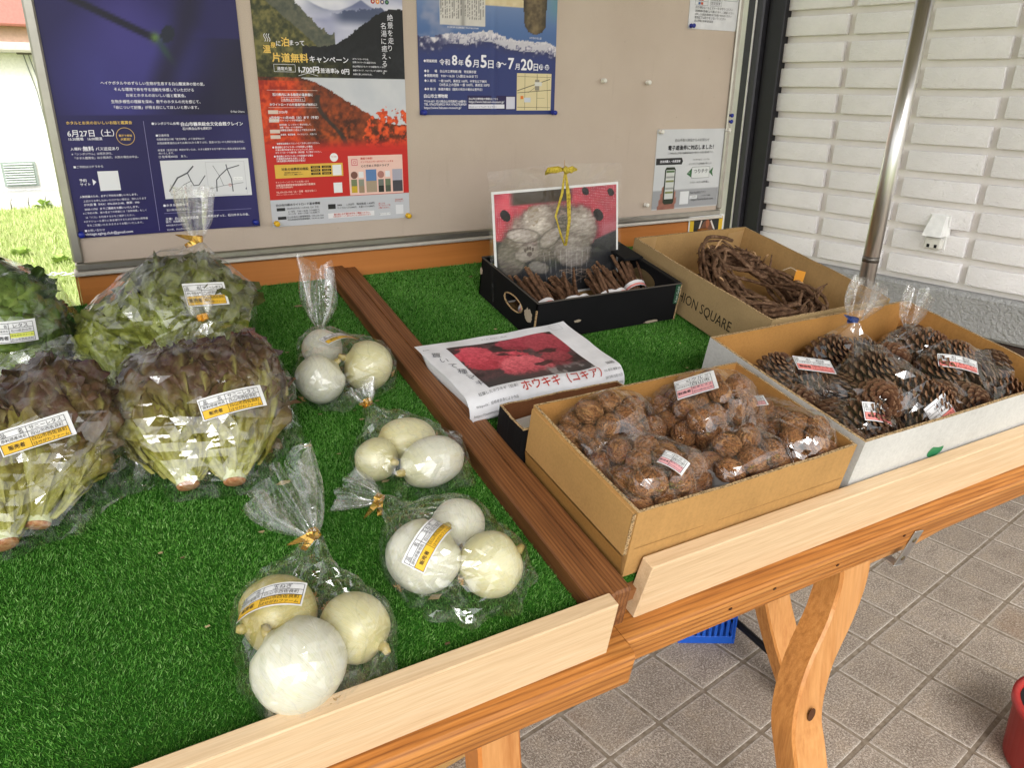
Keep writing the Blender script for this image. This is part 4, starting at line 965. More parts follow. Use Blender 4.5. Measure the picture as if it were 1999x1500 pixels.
def sticker(root, bvh, A, B, H, content, bend=None, pad=.0028, name='label'):
    """label stuck on the film between two sight points, bent to follow it"""
    A, B = Vector(A), Vector(B); a, na = cast(bvh, A); b, nb = cast(bvh, B); m, nm = cast(bvh, (A + B) / 2); x = b - a; W = x.length; n = (na + nb + nm * 2).normalized()
    Mx = frame(m, x, z=n); X, Y, N = (Mx.to_3x3().col[i] for i in range(3)); sag = max(.0004, (m - (a + b) / 2).dot(N)); bd = max(W * W / (8 * sag), W * .6)
    def fn(px, py, l=0.):
        ang = px / bd; return m + X * (bd * math.sin(ang)) + Y * py + N * (pad + l - bd * (1 - math.cos(ang)))
    return label_sheet(root, fn, W, H, content, name)
def label_sheet(root, fn, W, H, c, name='label'):
    nx, ny = 26, 6
    V = [fn(-W / 2 + W * i / nx, -H / 2 + H * j / ny, 0) for j in range(ny + 1) for i in range(nx + 1)]
    F = [(j * (nx + 1) + i, j * (nx + 1) + i + 1, (j + 1) * (nx + 1) + i + 1, (j + 1) * (nx + 1) + i) for j in range(ny) for i in range(nx)]
    lab = mesh_obj(name, V, F, plain('#e9e9ea', .4), root, True)
    s = Sheet(fn); k = .94; x0, x1 = -W / 2 + W * .02, W / 2 - W * c.get('margin', .07); y0, y1 = -H / 2 + H * .05, H / 2 - H * .1; hh = (y1 - y0)
    sp = x0 + (x1 - x0) * .42; r1, r2 = y1 - hh * .27, y1 - hh * .54; dk = '#1c1c20'
    s.rect(x0, y0, x1, r2, c['fill'], 1, .0025) if not c.get('part') else s.rect(sp, y0 + (r2 - y0) * .45, x1, r2, c['fill'], 1, .0025)
    lw = min(.0005, H * .018)
    for yy in (y0, r2, r1, y1): s.line([(x0 + (x1 - x0) * i / 24, yy) for i in range(25)], lw, dk)
    for xx in (x0, sp, x1): s.line([(xx, y0), (xx, y1)], lw, dk)
    cw, dw = (sp - x0) * .86, (x1 - sp) * .84
    def put(t, xa, yb, w, h, bold=0, col=dk):
        p, _ = glyphs(t, bold); ww = (p[:, 0].max() - p[:, 0].min()); sz = min(h * .98, w / ww); s.text(t, xa + (w - ww * sz) / 2, yb + (h - sz * .72) / 2, size=sz, col=col, bold=bold)
    m = (sp - x0) * .06
    put('品　　名', x0 + m, r1, cw, (y1 - r1) * .9); put('原料原産地名', x0 + m, r2, cw, r1 - r2); put(c.get('who', '販売者'), x0 + m, y0 + (r2 - y0) * .25, cw, (r2 - y0) * .5, 1)
    m2 = (x1 - sp) * .07; put(c['title'], sp + m2, r1, dw, (y1 - r1) * .95, 0, c.get('tcol', dk)); put(c['origin'], sp + m2, r2, dw, r1 - r2)
    L = c['seller']; h = (r2 - y0) / 2
    for i, t in enumerate(L): put(t, sp + m2 * .6, r2 - h * (i + 1), dw * 1.08, h, 0, c.get('scol', dk))
    s.build(lab, .0004); return lab
FARM = ['白山市西佐良町', 'はせがわファーム']
L_ON = dict(title='玉ねぎ', origin='白山市西佐良町', seller=FARM, fill='#e8b93a', margin=.02)
L_SU = dict(title='サニーレタス', origin='白山市西佐良町', seller=FARM, fill='#e8b93a')
L_LE = dict(title='レタス', origin='石川県白山市', seller=['はせがわファーム', '白山市西佐良町'], fill='#dfe66a', part=True)
L_WA = dict(title='クルミ', origin='白山市', seller=['松本ときよ', '石川県白山市'], fill='#eeb0b4', who='製造者', tcol='#5a5a62', scol='#43304a', margin=.1)
L_PI = dict(title='松ぼ', origin='石川県白山市', seller=['松本ときよ', '石川県白山市'], fill='#ec8c86', who='製造者', tcol='#4a4a52', scol='#7a3030', margin=.03)

# ------------------------------------------------------------------ onions
def onion_mat(name, a, b, c_):
    t = NT(name); v = t.coord(); gm = t.n('TexCoord'); sx = t.n('SeparateXYZ'); t.l(gm.outputs['Object'], sx.inputs[0])
    an = t.math('ARCTAN2', sx.outputs[1], sx.outputs[0]); cb = t.n('CombineXYZ'); t.l(t.math('MULTIPLY', an, 5.), cb.inputs[0]); t.l(t.math('MULTIPLY', sx.outputs[2], 6.), cb.inputs[1])
    st_ = t.noise(cb.outputs[0], 3.2, 4, .6); bl = t.noise(v, 22, 4, .6)
    col = t.ramp(st_, [(.3, hexc(a)), (.6, hexc(b)), (.78, hexc(c_))]); zz = t.math('ADD', t.math('MULTIPLY', sx.outputs[2], 14.), .5)
    col = t.mix(t.ramp(zz, [(.75, (0, 0, 0)), (1., (.75, .75, .75))]), col, hexc(c_)); col = t.mix(t.ramp(bl, [(.62, (0, 0, 0)), (.8, (.28, .28, .28))]), col, hexc('#b8a468')); fl = t.noise(cb.outputs[0], 11., 2, .5); col = t.mix(t.ramp(fl, [(.55, (0, 0, 0)), (.62, (.42, .42, .42)), (.68, (0, 0, 0))]), col, hexc('#a3aa70')); col = t.mix(t.ramp(t.noise(v, 170, 2, .5), [(.72, (0, 0, 0)), (.78, (.3, .3, .3))]), col, hexc('#6b5a34'))
    p = t.pbr(col, .33, t.bump(st_, .12, .001), spec=.5); p.inputs['Subsurface Weight'].default_value = .25; p.inputs['Subsurface Radius'].default_value = (.01, .008, .004); p.inputs['Subsurface Scale'].default_value = .6
    return t.m
MO = [onion_mat('onion_white', '#d6d6c8', '#dad8c6', '#cbc8a0'), onion_mat('onion_cream', '#d3cfae', '#d5ce9f', '#c3b87c'), onion_mat('onion_yellow', '#cfc68c', '#c6b873', '#a8955a')]
def onion_mesh(r, el, neck, seed):
    """unit onion: radius r, elongation el, neck length; axis = +z"""
    prof = []; n = 18
    for i in range(n + 1):
        a = -math.pi / 2 + math.pi * i / n; rr = r * math.cos(a) ** (.86 if el < 1.25 else 1); z = r * el * (.93 if el < 1.25 else 1) * math.sin(a)
        prof.append((max(rr, .0015), z))
    top = prof[-4]; prof = prof[:-4]; zt = prof[-1][1]; rt_ = prof[-1][0]
    for k in range(1, 6): t = k / 5; prof.append((rt_ * (1 - t) ** 1.5 + .0055 * (1 - (1 - t) ** 2), zt + (r * el * .16 + neck * .15) * t))
    V, F = lathe(prof, 28); o = Vector((seed, seed * 2.3, 0)); V2 = []
    for v in V:
        v = Vector(v); k = 1 + .055 * noise.noise(v * 16 + o) + .02 * noise.noise(v * 45 + o) + .014 * math.sin(math.atan2(v.y, v.x) * 5 + seed); V2.append(Vector((v.x * k, v.y * k, v.z)))
    return V2, F, prof[-1][1]
def onion(p, r, d, el, mi, label, neck=.02, seed=0, group='white onions in clear bags'):
    Mx = TM @ axis_frame(p, d, seed); e = thing('onion', label, 'onion', Mx, group); V, F, zt = onion_mesh(r, el, neck, seed); mesh_obj('bulb', V, F, MO[mi], e, True)
    V, F = tube([(0, 0, zt - .004), (.001, 0, zt + neck * .4), (.003 * math.sin(seed), .002, zt + neck)], [.0062, .0052, .0035], 9); mesh_obj('neck', V, F, MO[2], e, True)
    rr = random.Random(seed); V, F = merge(*[tube([(0, 0, -r * el * .98), (math.cos(k) * .004, math.sin(k) * .004, -r * el * 1.0 - .003), (math.cos(k) * .007, math.sin(k) * .007, -r * el - rr.uniform(.0, .003))], [.0012, .0008, .0004], 5) for k in range(0, 7)])
    mesh_obj('roots', V, F, ink('#a88a58'), e)
    dd = Vector(d).normalized(); return [Vector(p) + q for q in sphere_pts(r * 1.09, 70, dd, el)] + [Vector(p) + dd * (r * el + neck * .8)]
def sphere_pts(r, n, d=None, el=1.):
    out = []
    for i in range(n):
        z = 1 - 2 * (i + .5) / n; q = math.sqrt(1 - z * z); a = 2.39996 * i; v = Vector((q * math.cos(a), q * math.sin(a), z)) * r
        if d is not None: v += d * (v.dot(d) * (el - 1))
        out.append(v)
    return out
ON = {
 'back': [((.285, .528, .039), .0385, (.35, .1, .25), 1., 0, 'round white onion at the front left of the back onion bag'), ((.366, .544, .0405), .040, (-.75, .25, .3), 1.02, 1, 'pale yellow onion at the right of the back onion bag'), ((.318, .625, .034), .033, (.2, 1, .1), 1.0, 0, 'half hidden onion at the rear of the back onion bag')],
 'second': [((.298, .321, .030), .0295, (.55, -.75, .25), 1., 1, 'small round yellowish onion in the bag of long onions'), ((.362, .283, .036), .0335, (-.9, -.18, .05), 1.42, 0, 'large oval onion at the front of the bag of long onions'), ((.352, .349, .032), .029, (-.95, .15, .02), 1.45, 1, 'oval onion at the rear of the bag of long onions')],
 'third': [((.279, .119, .043), .0425, (.62, .1, .62), 1.02, 0, 'large white onion with brown neck in the bag by the side rail'), ((.346, .082, .038), .0375, (.85, .1, .12), 1.02, 1, 'cream onion pointing right in the bag by the side rail'), ((.342, .16, .034), .033, (.3, .9, .1), 1., 0, 'rear onion half hidden in the bag by the side rail')],
 'front': [((.112, .103, .040), .0385, (-.92, -.25, .1), 1.06, 2, 'yellow onion under the label of the front bag'), ((.178, .06, .035), .0345, (.45, -.85, -.05), 1.12, 1, 'cream onion with root end down right in the front bag'), ((.113, .030, .0455), .0448, (-.45, .8, .35), 1.02, 0, 'biggest onion of all, lowest in the front bag')]}
OP = {k: sum([onion(a[0], a[1], a[2], a[3], a[4], a[5], seed=i + 3 * len(k), neck=(.007, .011, .009)[i]) for i, a in enumerate(v)], []) for k, v in ON.items()}
G_OB = 'clear bags of white onions'
e, bv = bag('onion_bag', 'clear bag of three onions farthest back with upright gathered top', 'onion bag', (.32, .57, 0), OP['back'] + [(.28, .495, .004), (.31, .475, .006), (.405, .52, .004), (.30, .48, .05)], G_OB, ((.327, .668, .052), (.12, .45, .45)), (.105, .038, 0), 1, ends=(.006, .004), tiemat=False)
sticker(e, bv, (.311, .606, .06), (.38, .614, .06), .026, L_ON, .06)
e, bv = bag('onion_bag', 'clear bag of long onions without a label, second from the back', 'onion bag', (.34, .31, 0), OP['second'] + [(.425, .30, .01), (.43, .335, .03), (.415, .25, .004), (.31, .255, .003)], G_OB, ((.323, .424, .05), (-.12, .6, .5)), (.03, .016, 0), 2, ends=(.012, .008))
e, bv = bag('onion_bag', 'clear bag of three onions beside the side rail with slanted label', 'onion bag', (.31, .12, 0), OP['third'] + [(.36, .03, .002), (.30, .035, .002), (.25, .09, .004), (.405, .07, .006), (.265, .062, .003)], G_OB, ((.272, .236, .035), (-.55, .65, .1)), (.055, .02, .01), 3)
sticker(e, bv, (.252, .094, .06), (.317, .152, .06), .028, L_ON, .055)
e, bv = bag('onion_bag', 'clear bag of three large onions at the front lath', 'onion bag', (.13, .06, 0), OP['front'] + [(.065, .095, .006), (.06, .06, .004), (.2, .03, .002), (.205, .005, .003), (.155, .0, .004), (.08, .0, .003)], G_OB, ((.172, .178, .06), (-.12, .75, .12)), (.098, .036, .0), 4)
sticker(e, bv, (.0722, .109, .06), (.138, .108, .06), .03, L_ON, .07)

# ------------------------------------------------------------------ lettuce
def leaf_mat(name, stops, vein, dark, rough=.42):
    t = NT(name); a = t.n('VertexColor'); a.layer_name = 'leaf'; sp = t.n('SeparateColor'); t.l(a.outputs[0], sp.inputs[0]); v = t.coord(); n = t.noise(v, 30, 4, .6); n2 = t.noise(v, 130, 3, .6); n3 = t.noise(v, 12, 3, .5)
    u = t.math('ADD', sp.outputs[0], t.math('MULTIPLY', t.math('SUBTRACT', n, .5), .34)); col = t.ramp(u, [(p, hexc(c)) for p, c in stops])
    col = t.mix(t.ramp(n2, [(.35, (.45, .45, .45)), (.6, (0, 0, 0))]), col, hexc(dark)); col = t.mix(t.ramp(n3, [(.55, (0, 0, 0)), (.75, (.3, .3, .3))]), col, hexc(stops[1][1]))
    col = t.mix(t.math('MULTIPLY', sp.outputs[1], .6), col, hexc(vein))
    p = t.pbr(col, rough, t.bump(t.math('ADD', t.math('ADD', n, t.math('MULTIPLY', n3, .8)), t.math('MULTIPLY', n2, .35)), .7, .006), spec=.45)
    tl = t.n('BsdfTranslucent'); t.l(col, tl.inputs[0]); mx = t.n('MixShader'); mx.inputs[0].default_value = .25; t.l(p.outputs[0], mx.inputs[1]); t.l(tl.outputs[0], mx.inputs[2]); t.l(mx.outputs[0], t.out.inputs[0]); return t.m
ML_RED = leaf_mat('sunny_lettuce_leaf', [(.0, '#b4b452'), (.2, '#a5a03e'), (.4, '#8f8638'), (.55, '#7a643a'), (.70, '#644432'), (1., '#442426')], '#bcb868', '#4a4420')
ML_GRN = leaf_mat('green_sunny_leaf', [(.0, '#bcc468'), (.22, '#a6ac46'), (.5, '#8c923a'), (.8, '#727636'), (1., '#565630')], '#bccb7c', '#33481a')
ML_LET = leaf_mat('lettuce_leaf', [(.0, '#bccb74'), (.25, '#96ae4a'), (.55, '#728f3c'), (.85, '#5a7632'), (1., '#4a622c')], '#a8bc68', '#33501c')
def bark_like(name, a, b):
    t = NT(name); v = t.coord(); n = t.noise(v, 180, 4, .6); t.pbr(t.ramp(n, [(.35, hexc(a)), (.65, hexc(b))]), .7, t.bump(n, .5, .001)); return t.m
M_STEM = plain('#cdd2a0', .45); M_CUT = bark_like('cut_stem', '#a8683e', '#c99a6c')
def lettuce(label, stem, crown, Rr, flat, n, mat, seed, upn=(0, 0, 1), ruf=1., group='lettuce heads in clear bags', short=1.):
    rr = random.Random(seed); stem = Vector(stem); ax = Vector(crown) - stem; H = ax.length; ax.normalize()
    nv = Vector(upn); nv = (nv - ax * nv.dot(ax)).normalized(); xv = nv.cross(ax)
    Mx = Matrix(((xv.x, nv.x, ax.x, stem.x), (xv.y, nv.y, ax.y, stem.y), (xv.z, nv.z, ax.z, stem.z), (0, 0, 0, 1)))
    e = thing('lettuce', label, 'lettuce', TM @ Mx, group)
    V, F = lathe([(.0130, -.006), (.0142, -.003), (.0135, .01), (.012, .03), (.011, .05)], 16); mesh_obj('stem', [(a, b * .9, c) for a, b, c in V], F, M_STEM, e, True)
    V, F = lathe([(.001, -.0085), (.0085, -.0082), (.0128, -.007), (.0141, -.004)], 16); mesh_obj('cut_face', [(a, b * .9, c) for a, b, c in V], F, M_CUT, e, True)
    hullp = []; nu, nw = 22, 9
    def prof(t): return Rr * (.20 + .80 * math.sin(math.pi / 2 * min(1, t / .58)) ** .88) if t < .58 else Rr * math.cos((t - .58) / .42 * math.pi / 2 * .78)
    for i in range(n):
        rho = 1 - .6 * (i / n) ** .9 + rr.uniform(-.06, .04); phi = i * 2.39996 + seed + rr.uniform(-.3, .3); tend = (rr.uniform(.52, 1.0) if i % 3 else rr.uniform(.8, 1.0)) * short; wmax = rr.uniform(.5, 1.0); sd = Vector((i * 1.7 + seed, seed * .37, i * .51)); V = []; A = []; curl = rr.uniform(-.2, 1.) * Rr * .35; small = i % 10 > 2; t0 = rr.uniform(.0, .70) if small else 0.; tend = min(1.02, t0 + rr.uniform(.28, .48)) if small else tend; rho = rr.uniform(.86, 1.08) if small else rho; wmax = rr.uniform(.4, .78) if small else wmax; curl = rr.uniform(.2, 1.2) * Rr * .3 if small else curl; phi = rr.uniform(0, 6.2832) if small else phi; fq = 1.9 if small else 1.; hue = rr.uniform(-.16, .14)
        for a in range(nu + 1):
            u = a / nu
            for b in range(-nw, nw + 1):
                v = b / nw; t = t0 + u * (tend - t0) * (1 - .22 * v ** 4 * u + .07 * noise.noise(sd + Vector((v * 2.5, 0, 0))) * u + .02 * math.sin(v * 13 + i * 2) * u)
                hw = .40 * (1 - u) ** 2 * (t0 == 0) + wmax * math.sin(min(1, u * 1.2) * math.pi * .5) ** .9 * math.sqrt(max(0, 1 - .5 * u ** 6)); ph = phi + v * hw + .12 * u * noise.noise(sd + Vector((u * 4, v, 3)))
                av = abs(v); am = Rr * ruf * (u ** .8) * 1.25
                n1 = noise.noise(sd + Vector((v * 2.2, u * 3., 0))); n2 = noise.noise(sd + Vector((v * 5 , u * 6.5, 5))); n3 = noise.noise(sd + Vector((v * 10, u * 14, 2)))
                r = prof(min(t, 1.)) * rho + am * (.24 * n1 * (.35 + .65 * av) + .13 * n2 * (.4 + .6 * av) + .03 * n3) + am * .08 * av ** 3 * math.sin(u * 21 + i * 1.3 + (3 if v > 0 else 0)) + (curl * u * u * (.3 + .7 * n1) if small else curl * max(0, u - .7) * (1 - u) * 6 * (.4 + av)) + .005 * math.exp(-(v * 7) ** 2) * (1 - u)
                r = max(r, .004); z = H * t + am * (.13 * noise.noise(sd + Vector((v * 5, u * 4, 9))) + .02 * n3)
                V.append(Vector((r * math.cos(ph), r * math.sin(ph) * flat, z))); vein = math.exp(-(v * (5 + 9 * u)) ** 2) * (1 - .8 * u) + .35 * (1 - .5 * u) * max(0, math.sin((av * 2.0 - u * 3.4) * 6.5)) ** 10
                A += [max(0, min(1, t * (1.0 + .2 * av) + .10 * u * av + .12 * n1 + hue)), min(1, vein), 0, 1]
        m_ = 2 * nw + 1; F = [(a * m_ + b, a * m_ + b + 1, (a + 1) * m_ + b + 1, (a + 1) * m_ + b) for a in range(nu) for b in range(m_ - 1)]
        o = mesh_obj('leaf', V, F, mat, e, True); at = o.data.color_attributes.new('leaf', 'FLOAT_COLOR', 'POINT'); at.data.foreach_set('color', np.array(A, 'f'))
        hullp += [Mx @ (v * 1.0) for v in V[::9]]
    zmin = min(p.z for p in hullp)
    hullp += [Mx @ Vector((.02 * math.cos(k), .018 * math.sin(k), -.009)) for k in range(6)]
    return [p + Vector((0, 0, .0)) for p in hullp]
G_LB = 'clear bags of lettuce'
h1 = lettuce('red brown lettuce head with the cut stem right of the other, leftmost front bag', (-.094, .358, .022), (-.048, .535, .125), .074, .72, 64, ML_RED, 3)
h1 += lettuce('red brown lettuce head with the lowest cut stem at the left picture edge', (-.127, .336, .022), (-.155, .525, .105), .072, .7, 58, ML_RED, 8)
e, bv = bag('lettuce_bag', 'clear bag of red brown lettuce at the left edge nearest the front', 'lettuce bag', (-.09, .43, 0), h1 + [(-.15, .32, .004), (-.05, .34, .003), (.035, .40, .003), (-.03, .60, .13), (-.16, .59, .12), (.03, .41, .03)], G_LB, None, None, 11, .02, .0035, floor=.001, mat=M_FILM_LET)
sticker(e, bv, (-.117, .407, .1), (-.043, .429, .1), .029, L_SU, .12, .002)
h2 = lettuce('red brown lettuce head with left stem in the middle front bag', (.068, .37, .022), (.072, .55, .115), .068, .72, 64, ML_RED, 5)
h2 += lettuce('red brown lettuce head with pale right stem in the middle front bag', (.122, .358, .022), (.155, .54, .125), .070, .72, 64, ML_RED, 13)
e, bv = bag('lettuce_bag', 'clear bag of two red brown lettuces left of the onion bags', 'lettuce bag', (.11, .43, 0), h2 + [(.045, .362, .003), (.15, .34, .002), (.232, .425, .002), (.235, .45, .012)], G_LB, ((.134, .572, .142), (-.05, .4, .6)), (.035, .02, 0), 12, .02, .0035, plain('#e0a030', .35), ends=(.008, .005), mat=M_FILM_LET)
sticker(e, bv, (.097, .408, .1), (.179, .42, .1), .029, L_SU, .1, .002)
h3 = lettuce('green leafy lettuce head in the tall upright bag', (.11, .60, .03), (.125, .725, .172), .088, .9, 72, ML_GRN, 21, short=.95)
h3 += lettuce('green lettuce head low behind the others in the tall bag', (.03, .60, .03), (.06, .74, .10), .07, .8, 40, ML_GRN, 24)
e, bv = bag('lettuce_bag', 'tall clear bag of green lettuce tied with gold below the map poster', 'lettuce bag', (.1, .66, 0), h3 + [(.225, .66, .005), (-.01, .64, .005)], G_LB, ((.151, .667, .22), (.05, .25, 1)), (.075, .026, 0), 13, .02, .0035, floor=.001, mat=M_FILM_LET)
sticker(e, bv, (.128, .701, .12), (.188, .694, .12), .034, L_SU, .06, .002)
h4 = lettuce('mid green lettuce head in the leftmost rear bag', (-.21, .66, .06), (-.075, .80, .105), .108, .85, 66, ML_LET, 31, ruf=.8)
h4 += lettuce('second green lettuce head tucked in the rear of leftmost bag', (-.24, .82, .06), (-.08, .86, .10), .078, .8, 40, ML_LET, 35, ruf=.8)
e, bv = bag('lettuce_bag', 'clear bag of green lettuce at the left edge behind the red ones', 'lettuce bag', (-.13, .76, 0), h4 + [(-.0, .78, .01), (.015, .80, .02)], G_LB, None, None, 14, .02, .0035, mat=M_FILM_LET)
sticker(e, bv, (-.132, .729, .08), (-.074, .727, .08), .03, L_LE, .15, .002)

# crumbs, dry skin and leaf bits lying on the turf
rr = random.Random(77); VF = []; 
for i in range(60):
    x, y = (rr.uniform(-.15, .42), rr.uniform(.02, .9)) if i < 44 else (rr.uniform(.55, 1.05), rr.uniform(.4, .9)); r = rr.uniform(.0012, .0045) if i % 6 else rr.uniform(.005, .008); a0 = rr.uniform(0, 6.28); k = rr.randint(4, 6)
    VF.append(([Vector((x + r * (1 + .5 * rr.random()) * math.cos(a0 + 6.283 * j / k), y + .6 * r * math.sin(a0 + 6.283 * j / k), .0012 + .0012 * rr.random())) for j in range(k)], [tuple(range(k))]))
V, F = merge(*VF)
o = mesh_obj('turf_litter', V, F, grass_mat('dry_crumbs', '#4a3826', '#c9b98a')); o.matrix_world = TM.copy(); o['kind'] = 'stuff'; tag(o, 'dry crumbs and leaf bits scattered on the green turf', 'litter')
# ------------------------------------------------------------------ cardboard boxes
def carton(name, label, x0, x1, y0, y1, h, mo, mi, th=.004, z0=.001, flare=0., rot=0.):
    """open box; each wall is an outside sheet, an inside sheet and a cut rim"""
    e = tthing(name, label, 'box', ((x0 + x1) / 2, (y0 + y1) / 2, z0)); c0 = Vector(((x0 + x1) / 2, (y0 + y1) / 2, 0))
    Mr = Matrix.Translation(c0) @ Matrix.Rotation(rot, 4, 'Z') @ Matrix.Translation(-c0)
    rr = random.Random(len(label))
    for k, (a, b, ax) in enumerate((((x0, y0), (x1, y0), 'front'), ((x1, y0), (x1, y1), 'right'), ((x1, y1), (x0, y1), 'back'), ((x0, y1), (x0, y0), 'left'))):
        A, B = Vector((*a, 0)), Vector((*b, 0)); d = (B - A).normalized(); out = Vector((d.y, -d.x, 0)); n = 14; VO = []; VI = []; VR = []
        for i in range(n + 1):
            t = i / n; p = A.lerp(B, t); bow = .0018 * math.sin(math.pi * t) * rr.uniform(.8, 1.2) + flare * math.sin(math.pi * t); top = h + .0016 * noise.noise(Vector((t * 7, k * 3, h * 50)))
            if 0 < i < n: inset = 0
            e0 = d * (th if i == 0 else (-th if i == n else 0))
            VO += [p + Vector((0, 0, z0)), p + out * bow + Vector((0, 0, top))]
            VI += [p - out * th + e0 + Vector((0, 0, z0)), p + e0 + out * (bow - th) + Vector((0, 0, top))]
            VR += [p + out * bow + Vector((0, 0, top)), p + e0 + out * (bow - th) + Vector((0, 0, top + .0003))]
        q = lambda s_: [(2 * i, 2 * i + 2, 2 * i + 3, 2 * i + 1)[::s_] for i in range(n)]
        w = mesh_obj('%s_wall' % ax, [Mr @ v for v in VO], q(1), mo, e); mesh_obj('inner_face', [Mr @ v for v in VI], q(-1), mi, w); mesh_obj('cut_rim', [Mr @ v for v in VR], q(1), M_RIM, w)
    bpart('bottom', e, mi, (x0 + .001, x1 - .001, y0 + .001, y1 - .001, z0, z0 + .004), bev=0, M=Mr)
    return e
wb = carton('cardboard_box', 'tan cardboard box of bagged walnuts behind the pale lath', .505, .885, .033, .272, .103, M_CARD, M_CARD_IN)
# folded outer flap on the left side and the doubled corner
V = [(.5005, .268, .1), (.5005, .037, .1), (.4995, .036, .036), (.4995, .268, .030), (.5042, .268, .1), (.5042, .037, .1), (.5042, .036, .036), (.5042, .268, .030)]
mesh_obj('outer_flap', V, [(0, 3, 2, 1), (0, 1, 5, 4), (1, 2, 6, 5), (2, 3, 7, 6), (4, 7, 3, 0)], M_CARD, wb)
mesh_obj('flap_edge', [(.4998, .0355, .036), (.505, .0355, .036), (.505, .0355, .1), (.4998, .0355, .1)], [(0, 1, 2, 3)], M_RIM, wb)
M_TAPE = cardboard('packing_tape', '#a87c42', 0, .2)
mesh_obj('packing_tape', [(.5044, .268, .002), (.5044, .036, .002), (.4988, .036, .034), (.4988, .268, .029)], [(0, 1, 2, 3)], M_TAPE, wb)
mesh_obj('flap_line', [(.512, .0322, .0455), (.88, .0322, .047), (.88, .0322, .0462), (.512, .0322, .0447)], [(0, 3, 2, 1)], ink('#7d5a30'), wb)
pb = carton('cardboard_box', 'white cardboard box of bagged pine cones, brown inside', .905, 1.437, .034, .357, .101, M_CARD_WHITE, M_CARD_IN, .005)
s = Sheet(lambda a, b, l=0.: Vector((a, .0335 - l, b))); s.disc(1.105, .035, .02, '#2f7a50', 1, .012); s.build([c for c in pb.children if c.name.startswith('front_wall')][0])
fb = carton('cardboard_box', 'large brown box of the vine wreath with printed capital letters', 1.07, 1.405, .373, .79, .101, M_CARD_GREY, M_CARD_GREY_IN)
s = Sheet(lambda a, b, l=0.: Vector((1.0695 - l, .655 - a, .032 + b * 1.25))); s.text('FASHION SQUARE', 0, 0, .195, col='#26211a', bold=0); s.build([c for c in fb.children if c.name.startswith('left_wall')][0])
def tape(parent, V): mesh_obj('tape', V, [(0, 1, 2, 3)], plain('#b08f62', .3), parent)
tape(fb, [(1.0745, .742, .1), (1.0745, .785, .1), (1.0745, .785, .045), (1.0745, .742, .04)]); tape(fb, [(1.075, .7852, .1), (1.13, .7852, .1), (1.13, .7852, .05), (1.075, .7852, .05)]); tape(fb, [(1.35, .7852, .09), (1.4, .7852, .095), (1.4, .7852, .05), (1.35, .7852, .055)])
cb = carton('cardboard_box', 'low dark carton with white paper inside behind the walnut box', .496, .71, .275, .345, .06, M_BLACK, M_CARD_BROWN, .004)
o = mesh_obj('liner_paper', [(.502, .279, .046), (.69, .279, .05), (.69, .338, .048), (.502, .338, .03)], [(0, 1, 2, 3)], M_PAPER, None); o.matrix_world = TM.copy(); tag(o, 'white paper sheet lying in the low dark carton', 'paper')
# black fruit tray with hand holes
def holed(A, B, h, hole, n=40):
    """upright panel from A to B of height h with an oval hole (centre t, z, half sizes)"""
    A, B = Vector(A), Vector(B); L = (B - A).length; d = (B - A) / L; hx, hz, rx, rz = hole; V = []; F = []
    per = []
    for i in range(n):
        a = 2 * math.pi * i / n; c_, s_ = math.cos(a), math.sin(a); ix, iz = hx * L + rx * c_, hz + rz * s_
        k = min(((L - hx * L) / c_ if c_ > 1e-6 else (-hx * L / c_ if c_ < -1e-6 else 9)), ((h - hz) / s_ if s_ > 1e-6 else (-hz / s_ if s_ < -1e-6 else 9)))
        per.append((hx * L + k * c_, hz + k * s_, ix, iz))
    for ox, oz, ix, iz in per: V += [A + d * ox + Vector((0, 0, oz)), A + d * ix + Vector((0, 0, iz))]
    for i in range(n): j = (i + 1) % n; F.append((2 * i, 2 * j, 2 * j + 1, 2 * i + 1))
    for cx, cz in ((0, 0), (L, 0), (L, h), (0, h)):
        b = len(V); V.append(A + d * cx + Vector((0, 0, cz)))
        side = lambda x, z: (('l' if abs(x) < 1e-6 else '') + ('r' if abs(x - L) < 1e-6 else '') + ('b' if abs(z) < 1e-6 else '') + ('t' if abs(z - h) < 1e-6 else ''))
        for i in range(n):
            j = (i + 1) % n; sa, sb_ = side(per[i][0], per[i][1]), side(per[j][0], per[j][1])
            if sa != sb_ and abs(per[i][0] - cx) < L * .6 and abs(per[j][0] - cx) < L * .6 and abs(per[i][1] - cz) < h * .9 and abs(per[j][1] - cz) < h * .9: F.append((2 * i, b, 2 * j))
    return V, F
tr = tthing('fruit_tray', 'black cardboard fruit tray with hand holes and torn patches', 'tray', (.875, .7, 0))
TX0, TX1, TY0, TY1, TH = .705, 1.045, .592, .815, .08
